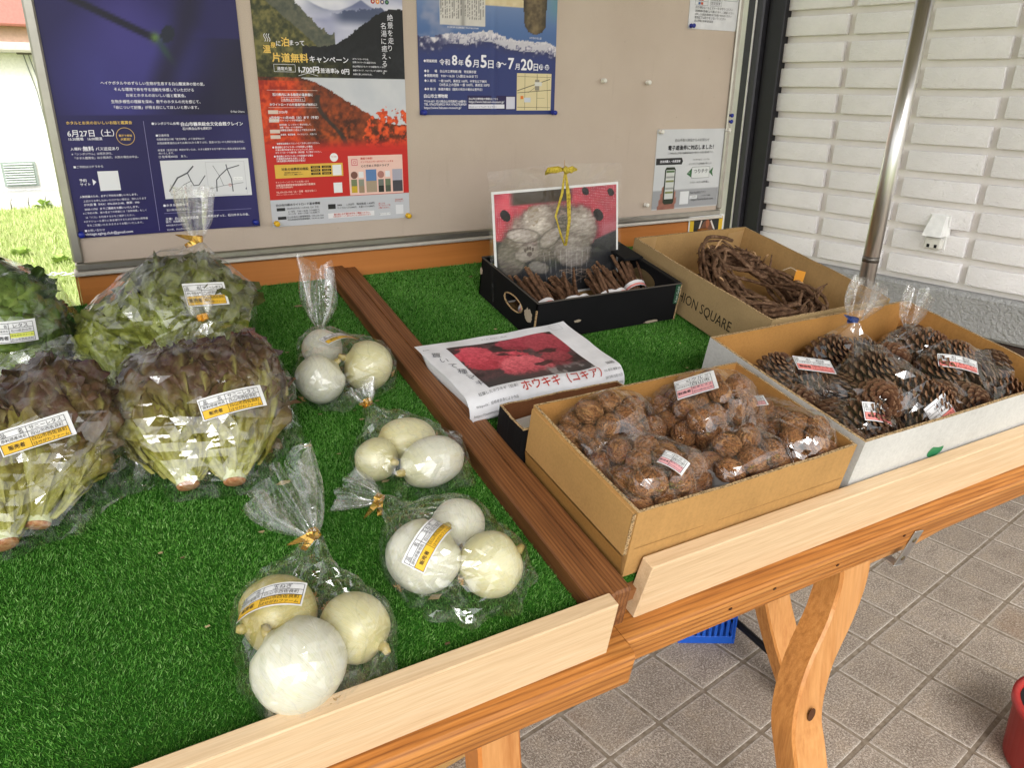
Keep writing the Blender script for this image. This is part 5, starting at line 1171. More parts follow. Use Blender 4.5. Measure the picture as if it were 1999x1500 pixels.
for nm, A, B, hole in (('front_wall', (TX0, TY0, .001), (TX1, TY0, .001), None), ('back_wall', (TX1, TY1, .001), (TX0, TY1, .001), None), ('left_wall', (TX0, TY1, .001), (TX0, TY0, .001), (.62, .043, .035, .014)), ('right_wall', (TX1, TY0, .001), (TX1, TY1, .001), (.5, .045, .04, .017))):
    if hole: V, F = holed(A, B, TH, hole)
    else: V, F = [A, B, (B[0], B[1], TH), (A[0], A[1], TH)], [(0, 1, 2, 3)]
    o = mesh_obj(nm, V, F, M_BLACK, tr); md = o.modifiers.new('thick', 'SOLIDIFY'); md.thickness = .0045; md.offset = -1
    if hole:
        A_, B_ = Vector(A), Vector(B); d = (B_ - A_).normalized(); c_ = A_ + d * (hole[0] * (B_ - A_).length) + Vector((0, 0, hole[1]))
        V, F = tube([c_ + d * (hole[2] * math.cos(a)) + Vector((0, 0, hole[3] * math.sin(a))) for a in np.linspace(0, 2 * math.pi, 30)], .0017, 5, False); mesh_obj('hole_edge', V, F, M_RIM, o)
    if nm in ('left_wall', 'right_wall'):
        ins = .006 if nm == 'left_wall' else -.006; V2 = []
    V, F = tube([Vector(A) + Vector((0, 0, TH)), (Vector(A) + Vector(B)) / 2 + Vector((0, 0, TH + .0008)), Vector(B) + Vector((0, 0, TH))], .0016, 5); mesh_obj('worn_edge', V, F, plain('#4a443e', .8), o)
bpart('inner_liner', tr, M_CARD_GREY_IN, (TX1 - .0085, TX1 - .006, TY0 + .006, TY1 - .006, .005, .02), (TX0 + .006, TX1 - .006, TY1 - .0085, TY1 - .006, .005, .066), bev=0)
bpart('bottom', tr, M_CARD_GREY_IN, (TX0 + .003, TX1 - .003, TY0 + .003, TY1 - .003, .001, .005), bev=0)
bpart('top_tab', tr, M_BLACK, (TX1 - .05, TX1 + .001, TY0 + .13, TY1 + .001, TH, TH + .006), (TX1 - .012, TX1 + .001, TY0 - .0, TY0 + .128, TH, TH + .003), bev=.001)
bpart('corner_edge', tr, M_RIM, (TX1 - .001, TX1 + .0022, TY0 - .001, TY0 + .0015, .0, TH - .002), bev=0); bpart('corner_edge', tr, M_RIM, (TX0 - .0018, TX0 + .001, TY0 - .0015, TY0 + .001, .0, TH - .014), bev=0)
def blob(parent, fn, cx, cy, rx, ry, m, name, seed): mesh_obj(name, [fn(cx + rx * math.cos(a) * (1 + .45 * noise.noise(Vector((math.cos(a) * 2, math.sin(a) * 2, seed)))), cy + ry * math.sin(a) * (1 + .45 * noise.noise(Vector((math.cos(a) * 3, math.sin(a) * 3, seed + 4))))) for a in np.linspace(0, 6.2, 26)], [tuple(range(26))], m, parent)
blob(tr, lambda a, b: Vector((TX0 - .0006, a, b)), .618, .044, .014, .013, plain('#b3a48e', .9), 'torn_patch', 3); blob(tr, lambda a, b: Vector((TX0 - .0006, a, b)), .812, .052, .005, .008, plain('#b3a48e', .9), 'torn_patch', 7); blob(tr, lambda a, b: Vector((a, TY0 - .0006, b)), .8, .032, .008, .003, plain('#a89a86', .9), 'torn_patch', 9); blob(tr, lambda a, b: Vector((a, TY0 - .0006, b)), .985, .004, .018, .003, plain('#a89a86', .9), 'torn_patch', 12)
mesh_obj('green_sticker', [(TX1 - .012, TY0 - .0008, .038), (TX1 - .001, TY0 - .0008, .036), (TX1 - .001, TY0 - .0008, .079), (TX1 - .014, TY0 - .0008, .081)], [(0, 1, 2, 3)], plain('#1f4a34', .5), tr)
s = Sheet(lambda a, b, l=0.: Vector((TX1 - .0035 - b, TY0 - .001 - l, .041 + a))); s.text('Kiwi Gold', 0, 0, .034, col='#c8cfc8'); s.build(tr)

# twig bundles
def bark(name, a, b, sc=120):
    t = NT(name); v = t.coord(); n = t.noise(v, sc, 5, .65); m = t.noise(v, 18, 3); col = t.ramp(n, [(.32, tuple(x * .35 for x in hexc(a))), (.5, hexc(a)), (.7, hexc(b))]); col = t.mix(t.ramp(m, [(.45, (0, 0, 0)), (.7, (.5, .5, .5))]), col, hexc(b))
    t.pbr(col, .8, t.bump(n, .8, .002), spec=.2); return t.m
M_TWIG = bark('twig_bark', '#5d4230', '#80614a'); M_TWIGEND = plain('#c09a72', .8); M_VINE = bark('vine_bark', '#5e4432', '#8c7058', 90)
def bundle(x, y, lean, yaw, label, seed, tag_col='#e4e2e4'):
    e = tthing('twig_bundle', label, 'twig bundle', (x, y, .006), 'bundles of cut twigs in the black tray'); rr = random.Random(seed); L = .125
    d = Vector((math.sin(yaw) * math.cos(lean), math.cos(yaw) * math.cos(lean), math.sin(lean))); sx = d.orthogonal().normalized(); sy = d.cross(sx); b0 = Vector((x, y, .012))
    for i in range(15):
        a = rr.uniform(0, 6.28); q = .019 * math.sqrt(rr.random()); off = sx * q * math.cos(a) + sy * q * math.sin(a); sh = rr.uniform(-.012, .012); r = rr.uniform(.0026, .0048); fan = off * .5
        p0, p1_ = b0 + off + d * sh - fan, b0 + off * 1.2 + d * (L + sh) + fan; mid = (p0 + p1_) / 2 + Vector((rr.uniform(-1, 1), rr.uniform(-1, 1), rr.uniform(-1, 1))) * .003
        V, F = tube([p0, mid, p1_], [r, r * 1.1, r * .9], 7, False); o = mesh_obj('twig', V, F, M_TWIG, e, True)
        V, F = tube([p1_ - d * .0006, p1_ + d * .0002], r * .88, 7); mesh_obj('cut_end', V, F, M_TWIGEND, o)
    c_ = b0 + d * L * .38; V = []
    for k in range(17): a = 2 * math.pi * k / 16; V += [c_ + (sx * math.cos(a) + sy * math.sin(a)) * .0235 - d * .007, c_ + (sx * math.cos(a) + sy * math.sin(a)) * .0245 + d * .007]
    o = mesh_obj('paper_band', V, [(2 * i, 2 * i + 2, 2 * i + 3, 2 * i + 1) for i in range(16)], plain(tag_col, .5), e, True)
    V2 = []
    for k in range(17): a = 2 * math.pi * k / 16; V2 += [c_ + (sx * math.cos(a) + sy * math.sin(a)) * .0241 - d * .006, c_ + (sx * math.cos(a) + sy * math.sin(a)) * .0244 - d * .001]
    mesh_obj('pink_stripe', V2, [(2 * i, 2 * i + 2, 2 * i + 3, 2 * i + 1) for i in range(16)], plain('#e08a84', .5), o, True)
for i, a in enumerate(((.735, .63, .2, .25, 'twig bundle at the left end of the black tray'), (.775, .618, .34, -.1, 'twig bundle second from the left in the black tray'), (.822, .615, .3, .3, 'twig bundle third from the left in the black tray'), (.868, .617, .28, -.25, 'twig bundle under the middle of the cat photo'), (.915, .617, .33, .2, 'twig bundle fifth from the left in the black tray'), (.958, .62, .3, -.2, 'twig bundle with pink band right of centre in the tray'), (1.0, .64, .42, .15, 'twig bundle at the right end of the black tray'))): bundle(*a[:4], a[4], i + 2)

# cat photograph in a clear sleeve with a yellow ribbon
lean = R(4)
e = thing('framed_photo', 'printed cat photo in a clear sleeve standing in black tray', 'photo', Matrix.Translation((.712, 1.306, .912)) @ Matrix.Rotation(R(-1.2), 4, 'Y') @ Matrix.Rotation(-lean, 4, 'X'))
PW, PH = .303, .222
bpart('print', e, M_PAPER, (0, PW, 0, .0012, 0, PH), bev=0)
def pcat(U, V):
    n = fbm(U * 9, V * 7, 3); f = fbm(U * 60, V * 22, 5, 4); f2 = fbm(U * 30 + V * 24, V * 70 - U * 20, 8, 4); wx = U + .03 * fbm(U * 6, V * 6, 21) + .02 * V; wy = V + .04 * fbm(U * 5, V * 5, 22)
    b = lerp(col3('#26272c'), col3('#42444b'), n + (f - .5) * .5)
    red = lerp(col3('#a3243a'), col3('#d84a5a'), fbm(U * 7 + V * 4, V * 6 - U * 5, 6) * 1.9 - .45); gx, gy = wx * 62, wy * 44 + wx * 8
    dots = ((gx - np.floor(gx) - .5) ** 2 + (gy - np.floor(gy) - .5) ** 2) < .05; red = lerp(red, col3('#e2b4ba'), dots * .7)
    for cx, cy, rx in ((.08, .8, .04), (.84, .72, .045), (.73, .96, .03), (.95, .93, .03)): red = lerp(red, col3('#1e181c'), (((U - cx) / rx) ** 2 + ((V - cy + .4 * (U - cx)) / (rx * 1.3)) ** 2 < 1) * 1.)
    red = lerp(red, col3('#d47e8c'), sstep(.84, .9, U) * sstep(.68, .6, V) * .7)
    b = lerp(b, red, sstep(.0, .03, V - (.47 + .1 * np.sin(U * 5 + 2) + (U > .8) * .1 * (1 - U))) * ((U > .66) | (U < .32) | (V > .75)))
    b = lerp(b, col3('#3a3d30'), sstep(.87, .9, V) * sstep(.1, .16, U) * sstep(.64, .58, U) * .9)
    def ell(cx, cy, rx, ry, rot=0.):
        c_, s_ = math.cos(rot), math.sin(rot); x, y = (U - cx) * 1.4, V - cy; return ((x * c_ + y * s_) / (rx * 1.4)) ** 2 + ((-x * s_ + y * c_) / ry) ** 2 + (f - .5) * .35
    def fur(d, base, hi, dk=.16):
        nonlocal b
        h = np.sqrt(np.clip(1 - d, 0, 1)); sh = lerp(col3(base), col3(hi), h * .7 - .1 + (f2 - .5) * 1.2 + (fbm(U * 9, V * 9, 31) - .5) * .8); b = lerp(b, col3('#26221f'), sstep(1.35, .95, d) * dk); b = lerp(b, sh, sstep(1.12, .7, d) * .92)
    fur(ell(.12, .42, .12, .2), '#6d635a', '#b9aea0'); fur(ell(.44, .60, .37, .29), '#75685f', '#ded3c8'); fur(ell(.34, .72, .14, .16), '#9a8d84', '#eee4da')
    b = lerp(b, col3('#4f4943'), (ell(.55, .72, .09, .13) < .9) * sstep(.35, .6, f2) * .8); b = lerp(b, col3('#7a6650'), (ell(.30, .78, .05, .1) < .9) * sstep(.4, .6, f2) * .6)
    fur(ell(.70, .62, .13, .22, .4), '#85776e', '#e2d8ce'); fur(ell(.62, .40, .17, .17, -.3), '#93867d', '#eee4dc'); fur(ell(.21, .60, .13, .065, -.15), '#a0938a', '#f2e8e0', .4); fur(ell(.43, .55, .10, .075, .5), '#a0938a', '#f2e8e0', .4); fur(ell(.24, .43, .10, .085, .1), '#93867d', '#e8ded4'); fur(ell(.33, .28, .09, .06, -.3), '#8a8178', '#d2ccc4')
    b = b * (1 - .28 * sstep(.75, .25, V) * (V > .0) - .12 * sstep(.4, .9, U))[..., None]
    for k in range(4): b = lerp(b, col3('#4a3d3a'), sstep(1.2, .7, ((U - .225 - .02 * k) / .010) ** 2 + ((V - .475 + .006 * (k - 1.5) ** 2) / .020) ** 2) * .85)
    b = lerp(b, col3('#4a3d3a'), sstep(1.2, .7, ((U - .258) / .022) ** 2 + ((V - .42) / .022) ** 2) * .8)
    for k in range(5): b = lerp(b, col3('#8d7868'), (np.abs(V - (.12 + .06 * np.sin(U * 9 + k) + k * .014)) < .004) * (U > .5) * (U < .92) * .7)
    for k in range(9): b = lerp(b, col3('#c9c6c4'), sstep(.003, .0012, np.abs(U - (.38 + .045 * k) - .05 * (V - .3) * (k - 4) * .4)) * (V > .05 + .02 * (k % 3)) * (V < .42) * .4)
    return b
paint('picture', e, .005, .005, PW - .01, PH - .01, 190, 136, pcat, lambda a, b, l=0.: Vector((a, -.0006 - l, b)))
V = []; F = []; nx, nz = 24, 22; SW, SH = .318, .272
for sgn in (-1, 1):
    b0 = len(V)
    for j in range(nz + 1):
        for i in range(nx + 1):
            u, w = i / nx, j / nz; bul = .0035 * math.sin(math.pi * u) * (1 if w < .8 else (1 - w) * 5) + .0012 * noise.noise(Vector((u * 7, w * 6, sgn))); V.append(Vector((-.008 + SW * u + .003 * math.sin(w * 9) * (w > .75), .0006 + sgn * (.0022 + max(0, bul)), -.006 + SH * w - .012 * (w > .9) * abs(u - .5) * 2 * (w - .9) * 5)))
    F += [tuple((b0 + j * (nx + 1) + k for k in (i, i + 1, i + nx + 2, i + nx + 1)))[::sgn] for j in range(nz) for i in range(nx)]
mesh_obj('sleeve', V, F, M_SLEEVE, e, True)
M_RIB = bark('yellow_ribbon', '#c0a83c', '#d8c25a', 200)
rib = thing('ribbon_bow', 'yellow raffia bow hanging over the clear sleeve of cat photo', 'ribbon', Matrix.Translation((.853, 1.290, 1.173)))
VF = [tube([(0, 0, 0), (-.018, -.004, .006 - k * .002), (-.04, -.003, .004 - k * .002), (-.045, -.002, -.004 - k * .001), (-.02, -.003, -.004 + k * .001), (0, -.003, 0)], .0018, 6) for k in range(4)] + [tube([(0, 0, 0), (.016, -.003, .005 - k * .002), (.027, -.003, .001 - k * .001), (.014, -.003, -.006 + k * .001), (0, -.003, 0)], .0018, 6) for k in range(4)]
V, F = merge(*VF); mesh_obj('bow', V, F, M_RIB, rib, True)
VF = [tube([(0, -.003, 0), (-.006 - k * .0015, -.006, -.045), (-.021 - k * .001, -.008, -.088), (-.012 + k * .001, -.009, -.12), (.001, -.009, -.148)], .0015, 6) for k in range(3)] + [tube([(0, -.003, 0), (.004 + k * .0022, -.007, -.05), (.008 + k * .0015, -.009, -.10), (.0025 + k * .001, -.009, -.148)], .0015, 6) for k in range(4)]
V, F = merge(*VF); mesh_obj('tails', V, F, M_RIB, rib, True)
V, F = tube([(-.004, -.004, .004), (.0, -.006, 0), (.003, -.005, -.006)], [.005, .0065, .005], 9); mesh_obj('knot', V, F, M_RIB, rib, True)
V, F = tube([(.0, .0, -.002), (.001, .002, .018)], [.0008, .0005], 5); mesh_obj('stray_end', V, F, M_TWIGEND, rib)

# packet with a printed sheet of red bushes
kp = tthing('seed_packet', 'flat packet topped by a printed sheet of red bushes', 'packet', (.6, .46, 0))
def kfn(a, b, l=0.):
    """a: 0..0.3 across, b: 0..0.2 from the front lip to the back"""
    bb = max(0., min(1., (b - .04) / .16)); y = .402 + .155 * bb + .01 * a / .3; z = .045 + .005 * bb + .0025 * math.sin(a * 16 + b * 9) + .003 * noise.noise(Vector((a * 16, b * 16, 2)))
    if b < .04: t = (.04 - b) / .04; z -= .034 * t ** 1.5; y -= .022 * math.sin(min(1, t * 1.2) * 1.57)
    x = .45 + a * .995 + (1 - bb) * .018
    return Vector((x, y, z + l))
V = [kfn(.3 * i / 40, .2 * j / 40) for j in range(41) for i in range(41)]; F = [(j * 41 + i, j * 41 + i + 1, (j + 1) * 41 + i + 1, (j + 1) * 41 + i) for j in range(40) for i in range(40)]
sh = mesh_obj('printed_sheet', V, F, plain('#dcdce0', .4), kp, True)
def pk(U, V):
    n = fbm(U * 60, V * 42, 2, 5); m = fbm(U * 6, V * 5, 5); hatch = fbm(U * 90 + V * 30, V * 12, 9, 3); b = lerp(col3('#2a2426'), col3('#6a4a4c'), m + (n - .5))
    for cx, cy, rx, ry, c0, c1 in ((.62, .9, .2, .22, '#7c2430', '#c05060'), (.86, .72, .2, .3, '#7a2632', '#b44c58'), (.16, .75, .2, .2, '#9a2634', '#e06070'), (.30, .55, .3, .22, '#8a2430', '#dc5c6a'), (.47, .28, .24, .3, '#93303c', '#e2707a'), (.8, .38, .14, .2, '#5c2028', '#a84a52')):
        d = ((U - cx) / rx) ** 2 + ((V - cy) / ry) ** 2 + (n - .5) * .7; b = lerp(b, lerp(col3(c0), col3(c1), n * 1.1 - .25 + hatch * .5 + (V - cy) / ry * .35), sstep(1.02, .86, d))
    b = lerp(b, col3('#27201f'), sstep(.60, .70, fbm(U * 5, V * 7, 11)) * .75); b = lerp(b, col3('#3c3a3a'), sstep(.22, .08, V + .12 * (n - .5)) * .85); b = lerp(b, col3('#9a9492'), sstep(.5, .62, fbm(U * 14, V * 5, 14)) * sstep(.3, .1, V) * sstep(.5, .6, U) * .8)
    return b
paint('photo', sh, .046, .046, .208, .132, 110, 80, pk, lambda a, b, l=0.: kfn(a, b, .0005 + l))
s = Sheet(lambda a, b, l=0.: kfn(a, b, .0006 + l))
s.text('ホウキギ（コキア）', .098, .026, .158, col='#b03426', bold=1, layer=4); s.text('紅葉したホウキギ（日本）', .022, .034, .07, col='#3c3c42'); s.text('Wikipedia：投稿者自身による作品', .012, .018, .075, col='#55555a')
s.text('https://commons.wikimedia.org', .008, .004, .08, col='#33333a'); s.text('サイズ：A4 カラー 6月6日', .12, .186, .05, col='#44444a'); s.frame(.262, .178, .284, .194, .0005, '#9a9aa0'); s.text('Aster', .006, .180, .012, col='#55555a')
s.text('CC 表示-継承 3.0', .262, .030, .034, col='#55555a'); s.text('2013年10月15日', .26, .019, .036, col='#55555a'); s.text('作成：DVDMG', .26, .008, .036, col='#55555a'); s.text('詳細', .276, .044, .016, col='#44444a')
for i, ch in enumerate('買いて種マキ'): s.text(ch, .010 + i * .0045, .158 - i * .0195, size=.0165, col='#6a6b72', rot=-.35)
s.build(sh, .00025)
V = [kfn(.006 + .288 * i / 20, .008 + .185 * j / 20) - Vector((0, 0, .0018 + .0)) for j in range(21) for i in range(21)]; n0 = len(V)
V += [Vector((v.x * 1. + (.6 - v.x) * .12, v.y + (.45 - v.y) * .12, .004)) for v in V]
per = [i for i in range(21)] + [j * 21 + 20 for j in range(1, 21)] + [20 * 21 + i for i in range(19, -1, -1)] + [j * 21 for j in range(19, 0, -1)]
F = [(j * 21 + i, j * 21 + i + 1, (j + 1) * 21 + i + 1, (j + 1) * 21 + i) for j in range(20) for i in range(20)] + [(per[i], n0 + per[i], n0 + per[(i + 1) % len(per)], per[(i + 1) % len(per)]) for i in range(len(per))]
bodym = NT('white_poly_bag'); vv = bodym.coord(); nn = bodym.noise(vv, 45, 4, .6, .8); bodym.pbr((.72, .73, .74), .3, bodym.bump(nn, .6, .004), spec=.5)
mesh_obj('plastic_body', V, F, bodym.m, kp, True)

# ------------------------------------------------------------------ walnuts
def walnut_mesh(seed):
    bm = bmesh.new(); bmesh.ops.create_icosphere(bm, subdivisions=5, radius=1); o = Vector((seed * 3.7, seed, 0))
    for v in bm.verts:
        p = v.co.copy(); q = Vector((p.x * 3.0, p.y * 3.0, p.z * 1.0)); q += Vector((noise.noise(p * 2.3 + o), noise.noise(p * 2.3 + o * 2), 0)) * .5
        seam = math.exp(-(abs(p.y) / .10) ** 2); groove = math.exp(-(p.y / .022) ** 2)
        w = abs(noise.noise(q + o)); w2 = abs(noise.noise(q * 2.1 + o * 3)); pit = max(0, noise.noise(p * 5 + o * 2) - .35)
        r = 1 + .075 * seam - .09 * groove - .10 * max(0, 1 - w * 7) ** 1.5 - .05 * max(0, 1 - w2 * 6) - .25 * pit + .03 * noise.noise(p * 1.2 + o)
        v.co = Vector((p.x * 1.02, p.y * .95, p.z * 1.12 + .12 * max(0, p.z) ** 8)) * r
    me = bpy.data.meshes.new('walnut'); bm.to_mesh(me); bm.free(); me.shade_smooth(); return me
def walnut_mat():
    t = NT('walnut_shell'); tc = t.n('TexCoord'); mp = t.n('Mapping'); mp.inputs['Scale'].default_value = (1, 1, .33); t.l(tc.outputs['Object'], mp.inputs[0]); oi = t.n('ObjectInfo'); ad = t.n('VectorMath'); ad.operation = 'ADD'; t.l(mp.outputs[0], ad.inputs[0]); t.l(oi.outputs['Random'], ad.inputs[1])
    n = t.noise(ad.outputs[0], 2.2, 5, .6, .8); ln = t.noise(ad.outputs[0], 2.3, 2, .5, 1.2); rid = t.math('ABSOLUTE', t.math('SUBTRACT', ln, .5)); f = t.noise(ad.outputs[0], 9, 3, .6, .5); k = t.noise(ad.outputs[0], 5.5, 2, .5, 2.)
    col = t.ramp(n, [(.3, hexc('#7c4c28')), (.5, hexc('#9e6a3e')), (.7, hexc('#b98a58'))]); col = t.mix(t.ramp(rid, [(.0, (.9, .9, .9)), (.025, (.6, .6, .6)), (.05, (0, 0, 0))]), col, hexc('#4a2a16'))
    col = t.mix(t.ramp(f, [(.35, (.4, .4, .4)), (.5, (0, 0, 0))]), col, hexc('#6d4424')); col = t.mix(t.ramp(k, [(.33, (.95, .95, .95)), (.37, (0, 0, 0))]), col, hexc('#1c120c')); col = t.mix(t.math('MULTIPLY', oi.outputs['Random'], .3), col, hexc('#8f5f3a'))
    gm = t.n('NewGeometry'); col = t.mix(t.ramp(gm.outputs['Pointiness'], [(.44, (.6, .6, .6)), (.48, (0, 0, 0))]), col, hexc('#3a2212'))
    t.pbr(col, .5, t.bump(t.math('ADD', t.math('MULTIPLY', rid, 3.), t.math('MULTIPLY', f, .5)), .5, .03), spec=.35); return t.m
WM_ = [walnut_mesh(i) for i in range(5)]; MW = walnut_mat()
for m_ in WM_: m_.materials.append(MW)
def pack(c, ext, n, r, seed, lo, hi, flr=.006):
    g = np.random.default_rng(seed); c = np.array(c, float); ext = (ext[0], ext[1], .03); P = c + g.normal(0, 1, (n, 3)) * np.array(ext) * .5; P[:, 2] = np.abs(P[:, 2] - flr) + flr + r; lo, hi = np.array(lo) + r, np.array(hi) - r
    for it in range(260):
        P += (c - P) * np.array([.012, .012, .0]) * (ext[0] / np.array([ext[0], ext[1], 1])) ; P[:, 2] -= .0012
        for _ in range(2):
            D = P[:, None] - P[None]; L = np.sqrt((D ** 2).sum(-1)) + np.eye(n); ov = np.clip(2 * r - L, 0, None); P += (D / L[..., None] * ov[..., None] * .32).sum(1)
        P[:, 0] = np.clip(P[:, 0], lo[0], hi[0]); P[:, 1] = np.clip(P[:, 1], lo[1], hi[1]); P[:, 2] = np.maximum(P[:, 2], flr + r * .95)
    return [Vector(p) for p in P]
def walnuts(c, ext, n, label, seed, lift=0., r=.0176, lo=(.512, .042, 0), hi=(.878, .264, 1)):
    rr = random.Random(seed); pts = []
    for p in pack(c, ext, n, r, seed, lo, hi, .036 + lift):
        o = bpy.data.objects.new('walnut', rr.choice(WM_)); C.objects.link(o); k = r * rr.uniform(.93, 1.03)
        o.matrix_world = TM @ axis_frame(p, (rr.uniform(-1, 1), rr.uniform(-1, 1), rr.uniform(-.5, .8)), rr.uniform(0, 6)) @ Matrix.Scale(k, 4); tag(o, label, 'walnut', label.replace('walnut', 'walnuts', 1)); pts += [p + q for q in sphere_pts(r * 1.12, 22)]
    return pts
G_WB = 'clear bags of walnuts'
w1 = walnuts((.585, .215, 0), (.06, .035), 34, 'walnut in the bag at the back left of the box', 1, hi=(.70, .264, 1))
e, bv = bag('walnut_bag', 'clear bag of walnuts at the back left corner of box', 'walnut bag', (.6, .22, .005), w1 + [(.7, .255, .085), (.71, .22, .07)], G_WB, None, None, 21, .016, .002, floor=.006)
w2 = walnuts((.575, .095, 0), (.05, .045), 40, 'walnut in the bag at the front left of the box', 2, hi=(.655, .175, 1))
e, bv = bag('walnut_bag', 'clear bag of walnuts at the front left corner of box', 'walnut bag', (.57, .1, .005), w2, G_WB, None, None, 22, .016, .002, floor=.006)
sticker(e, bv, (.628, .137, .08), (.641, .10, .08), .03, L_WA, .2, .001)
o = mesh_obj('label', [(.513, .168, .04), (.517, .06, .045), (.5155, .06, .098), (.511, .168, .088)], [(0, 1, 2, 3)], M_PAPER, e)
w3 = walnuts((.76, .185, 0), (.055, .04), 52, 'walnut in the largest bag at the middle of the box', 3, lo=(.675, .075, 0), hi=(.835, .264, 1))
e, bv = bag('walnut_bag', 'largest clear bag of walnuts, labelled at its top', 'walnut bag', (.76, .19, .005), w3 + [(.71, .245, .108), (.79, .255, .112), (.76, .25, .12)], G_WB, None, None, 23, .016, .003, floor=.006)
sticker(e, bv, (.715, .223, .11), (.80, .23, .11), .044, L_WA, .3, .002)
w4 = walnuts((.845, .11, 0), (.03, .05), 30, 'walnut in the bag at the right side of the box', 4, lo=(.79, .042, 0))
e, bv = bag('walnut_bag', 'clear bag of walnuts at the right side of box', 'walnut bag', (.84, .11, .005), w4 + [(.872, .2, .06), (.872, .05, .085)], G_WB, None, None, 24, .016, .002, floor=.006)
sticker(e, bv, (.83, .19, .085), (.87, .185, .085), .03, L_WA, .3, .002)
w5 = walnuts((.715, .075, 0), (.05, .02), 20, 'walnut in the low bag at the front of the box', 5, lo=(.655, .042, 0), hi=(.80, .11, 1))
e, bv = bag('walnut_bag', 'low clear bag of walnuts at the front edge of box', 'walnut bag', (.72, .07, .005), w5, G_WB, None, None, 25, .016, .002, floor=.006)
o = mesh_obj('label', [(.654, .115, .066), (.672, .045, .062), (.664, .043, .090), (.646, .113, .094)], [(0, 1, 2, 3)], M_PAPER, e)
mesh_obj('pink_print', [(.6545, .108, .0695), (.6705, .05, .0655), (.6635, .048, .084), (.6475, .106, .088)], [(0, 1, 2, 3)], ink('#e6a0a2'), o).location = (.0012, 0, .0012)

# ------------------------------------------------------------------ pine cones
def cone_mesh(seed, open_=1.):
    rr = random.Random(seed); VF = []; N = 118
    for i in range(N):
        t = (i + .5) / N; z = -1 + 2.05 * t; body = math.sqrt(max(.02, 1 - (z * .86 + .1) ** 2)); a = i * 2.39996; el = (-.45 + 1.5 * t) ; ln = (.42 + .34 * math.sin(math.pi * min(1, t * 1.05))) * open_; w = .20 + .10 * math.sin(math.pi * t)
        rd = Vector((math.cos(a), math.sin(a), 0)); tg = Vector((-math.sin(a), math.cos(a), 0)); d = (rd * math.cos(el * .8) + Vector((0, 0, 1)) * math.sin(el * .8)).normalized(); nrm = d.cross(tg) * -1
        b = rd * body * .42 + Vector((0, 0, z * .95)); m_ = b + d * ln * .62; tip = b + d * ln + nrm * .035
        th = nrm * .055
        V = [b - tg * w * .35, b + tg * w * .35, m_ + tg * w * .8, m_ - tg * w * .8, tip + tg * w * .55, tip - tg * w * .55, tip + d * .05 + nrm * .06]
        V += [v - th * (.6 if k < 2 else 1.) for k, v in enumerate(V[:6])] + [tip + d * .02 - th * 1.1]
        F = [(0, 1, 2, 3), (3, 2, 4, 5), (5, 4, 6), (8, 7, 10, 9), (9, 10, 12, 11), (11, 12, 13), (1, 8, 9, 2), (2, 9, 11, 4), (0, 3, 10, 7), (3, 5, 12, 10), (4, 11, 13, 6), (5, 6, 13, 12)]
        VF.append((V, F))
    V, F = merge(*VF); me = bpy.data.meshes.new('scales'); me.from_pydata([tuple(v) for v in V], [], F); at = me.color_attributes.new('tip', 'FLOAT_COLOR', 'POINT'); A = []
    for i in range(N):
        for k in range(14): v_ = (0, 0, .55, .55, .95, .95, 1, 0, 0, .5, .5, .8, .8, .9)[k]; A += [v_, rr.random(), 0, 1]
    at.data.foreach_set('color', np.array(A, 'f')); me.materials.append(MP); return me
def cone_mat():
    t = NT('pine_cone_scale'); a = t.n('VertexColor'); a.layer_name = 'tip'; sp = t.n('SeparateColor'); t.l(a.outputs[0], sp.inputs[0]); v = t.coord(); n = t.noise(v, 9, 4, .6); oi = t.n('ObjectInfo')
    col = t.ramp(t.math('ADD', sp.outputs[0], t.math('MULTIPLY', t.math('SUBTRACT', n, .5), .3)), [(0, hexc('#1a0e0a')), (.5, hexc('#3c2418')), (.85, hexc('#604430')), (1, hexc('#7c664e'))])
    col = t.mix(t.math('MULTIPLY', oi.outputs['Random'], .55), col, t.ramp(sp.outputs[0], [(0, hexc('#3c1e12')), (1, hexc('#8a5c3c'))])); t.pbr(col, .7, t.bump(n, .4, .03), spec=.25); return t.m
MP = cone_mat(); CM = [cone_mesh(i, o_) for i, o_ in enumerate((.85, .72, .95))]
bm = bmesh.new(); bmesh.ops.create_icosphere(bm, subdivisions=2, radius=1)
for v in bm.verts: v.co = Vector((v.co.x * .5, v.co.y * .5, v.co.z * .95))
core_me = bpy.data.meshes.new('core'); bm.to_mesh(core_me); bm.free(); core_me.materials.append(ink('#24140e')); core_me.shade_smooth()
def cone(p, d, r, label, seed):
    e = thing('pine_cone', label, 'pine cone', TM @ axis_frame(p, d, seed) @ Matrix.Scale(r, 4), 'pine cones bagged in the white box')
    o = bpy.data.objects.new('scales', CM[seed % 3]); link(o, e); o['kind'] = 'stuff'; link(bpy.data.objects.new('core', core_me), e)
    dd = Vector(d).normalized(); return [Vector(p) + q for q in sphere_pts(r * .98, 40, dd, 1.08)]
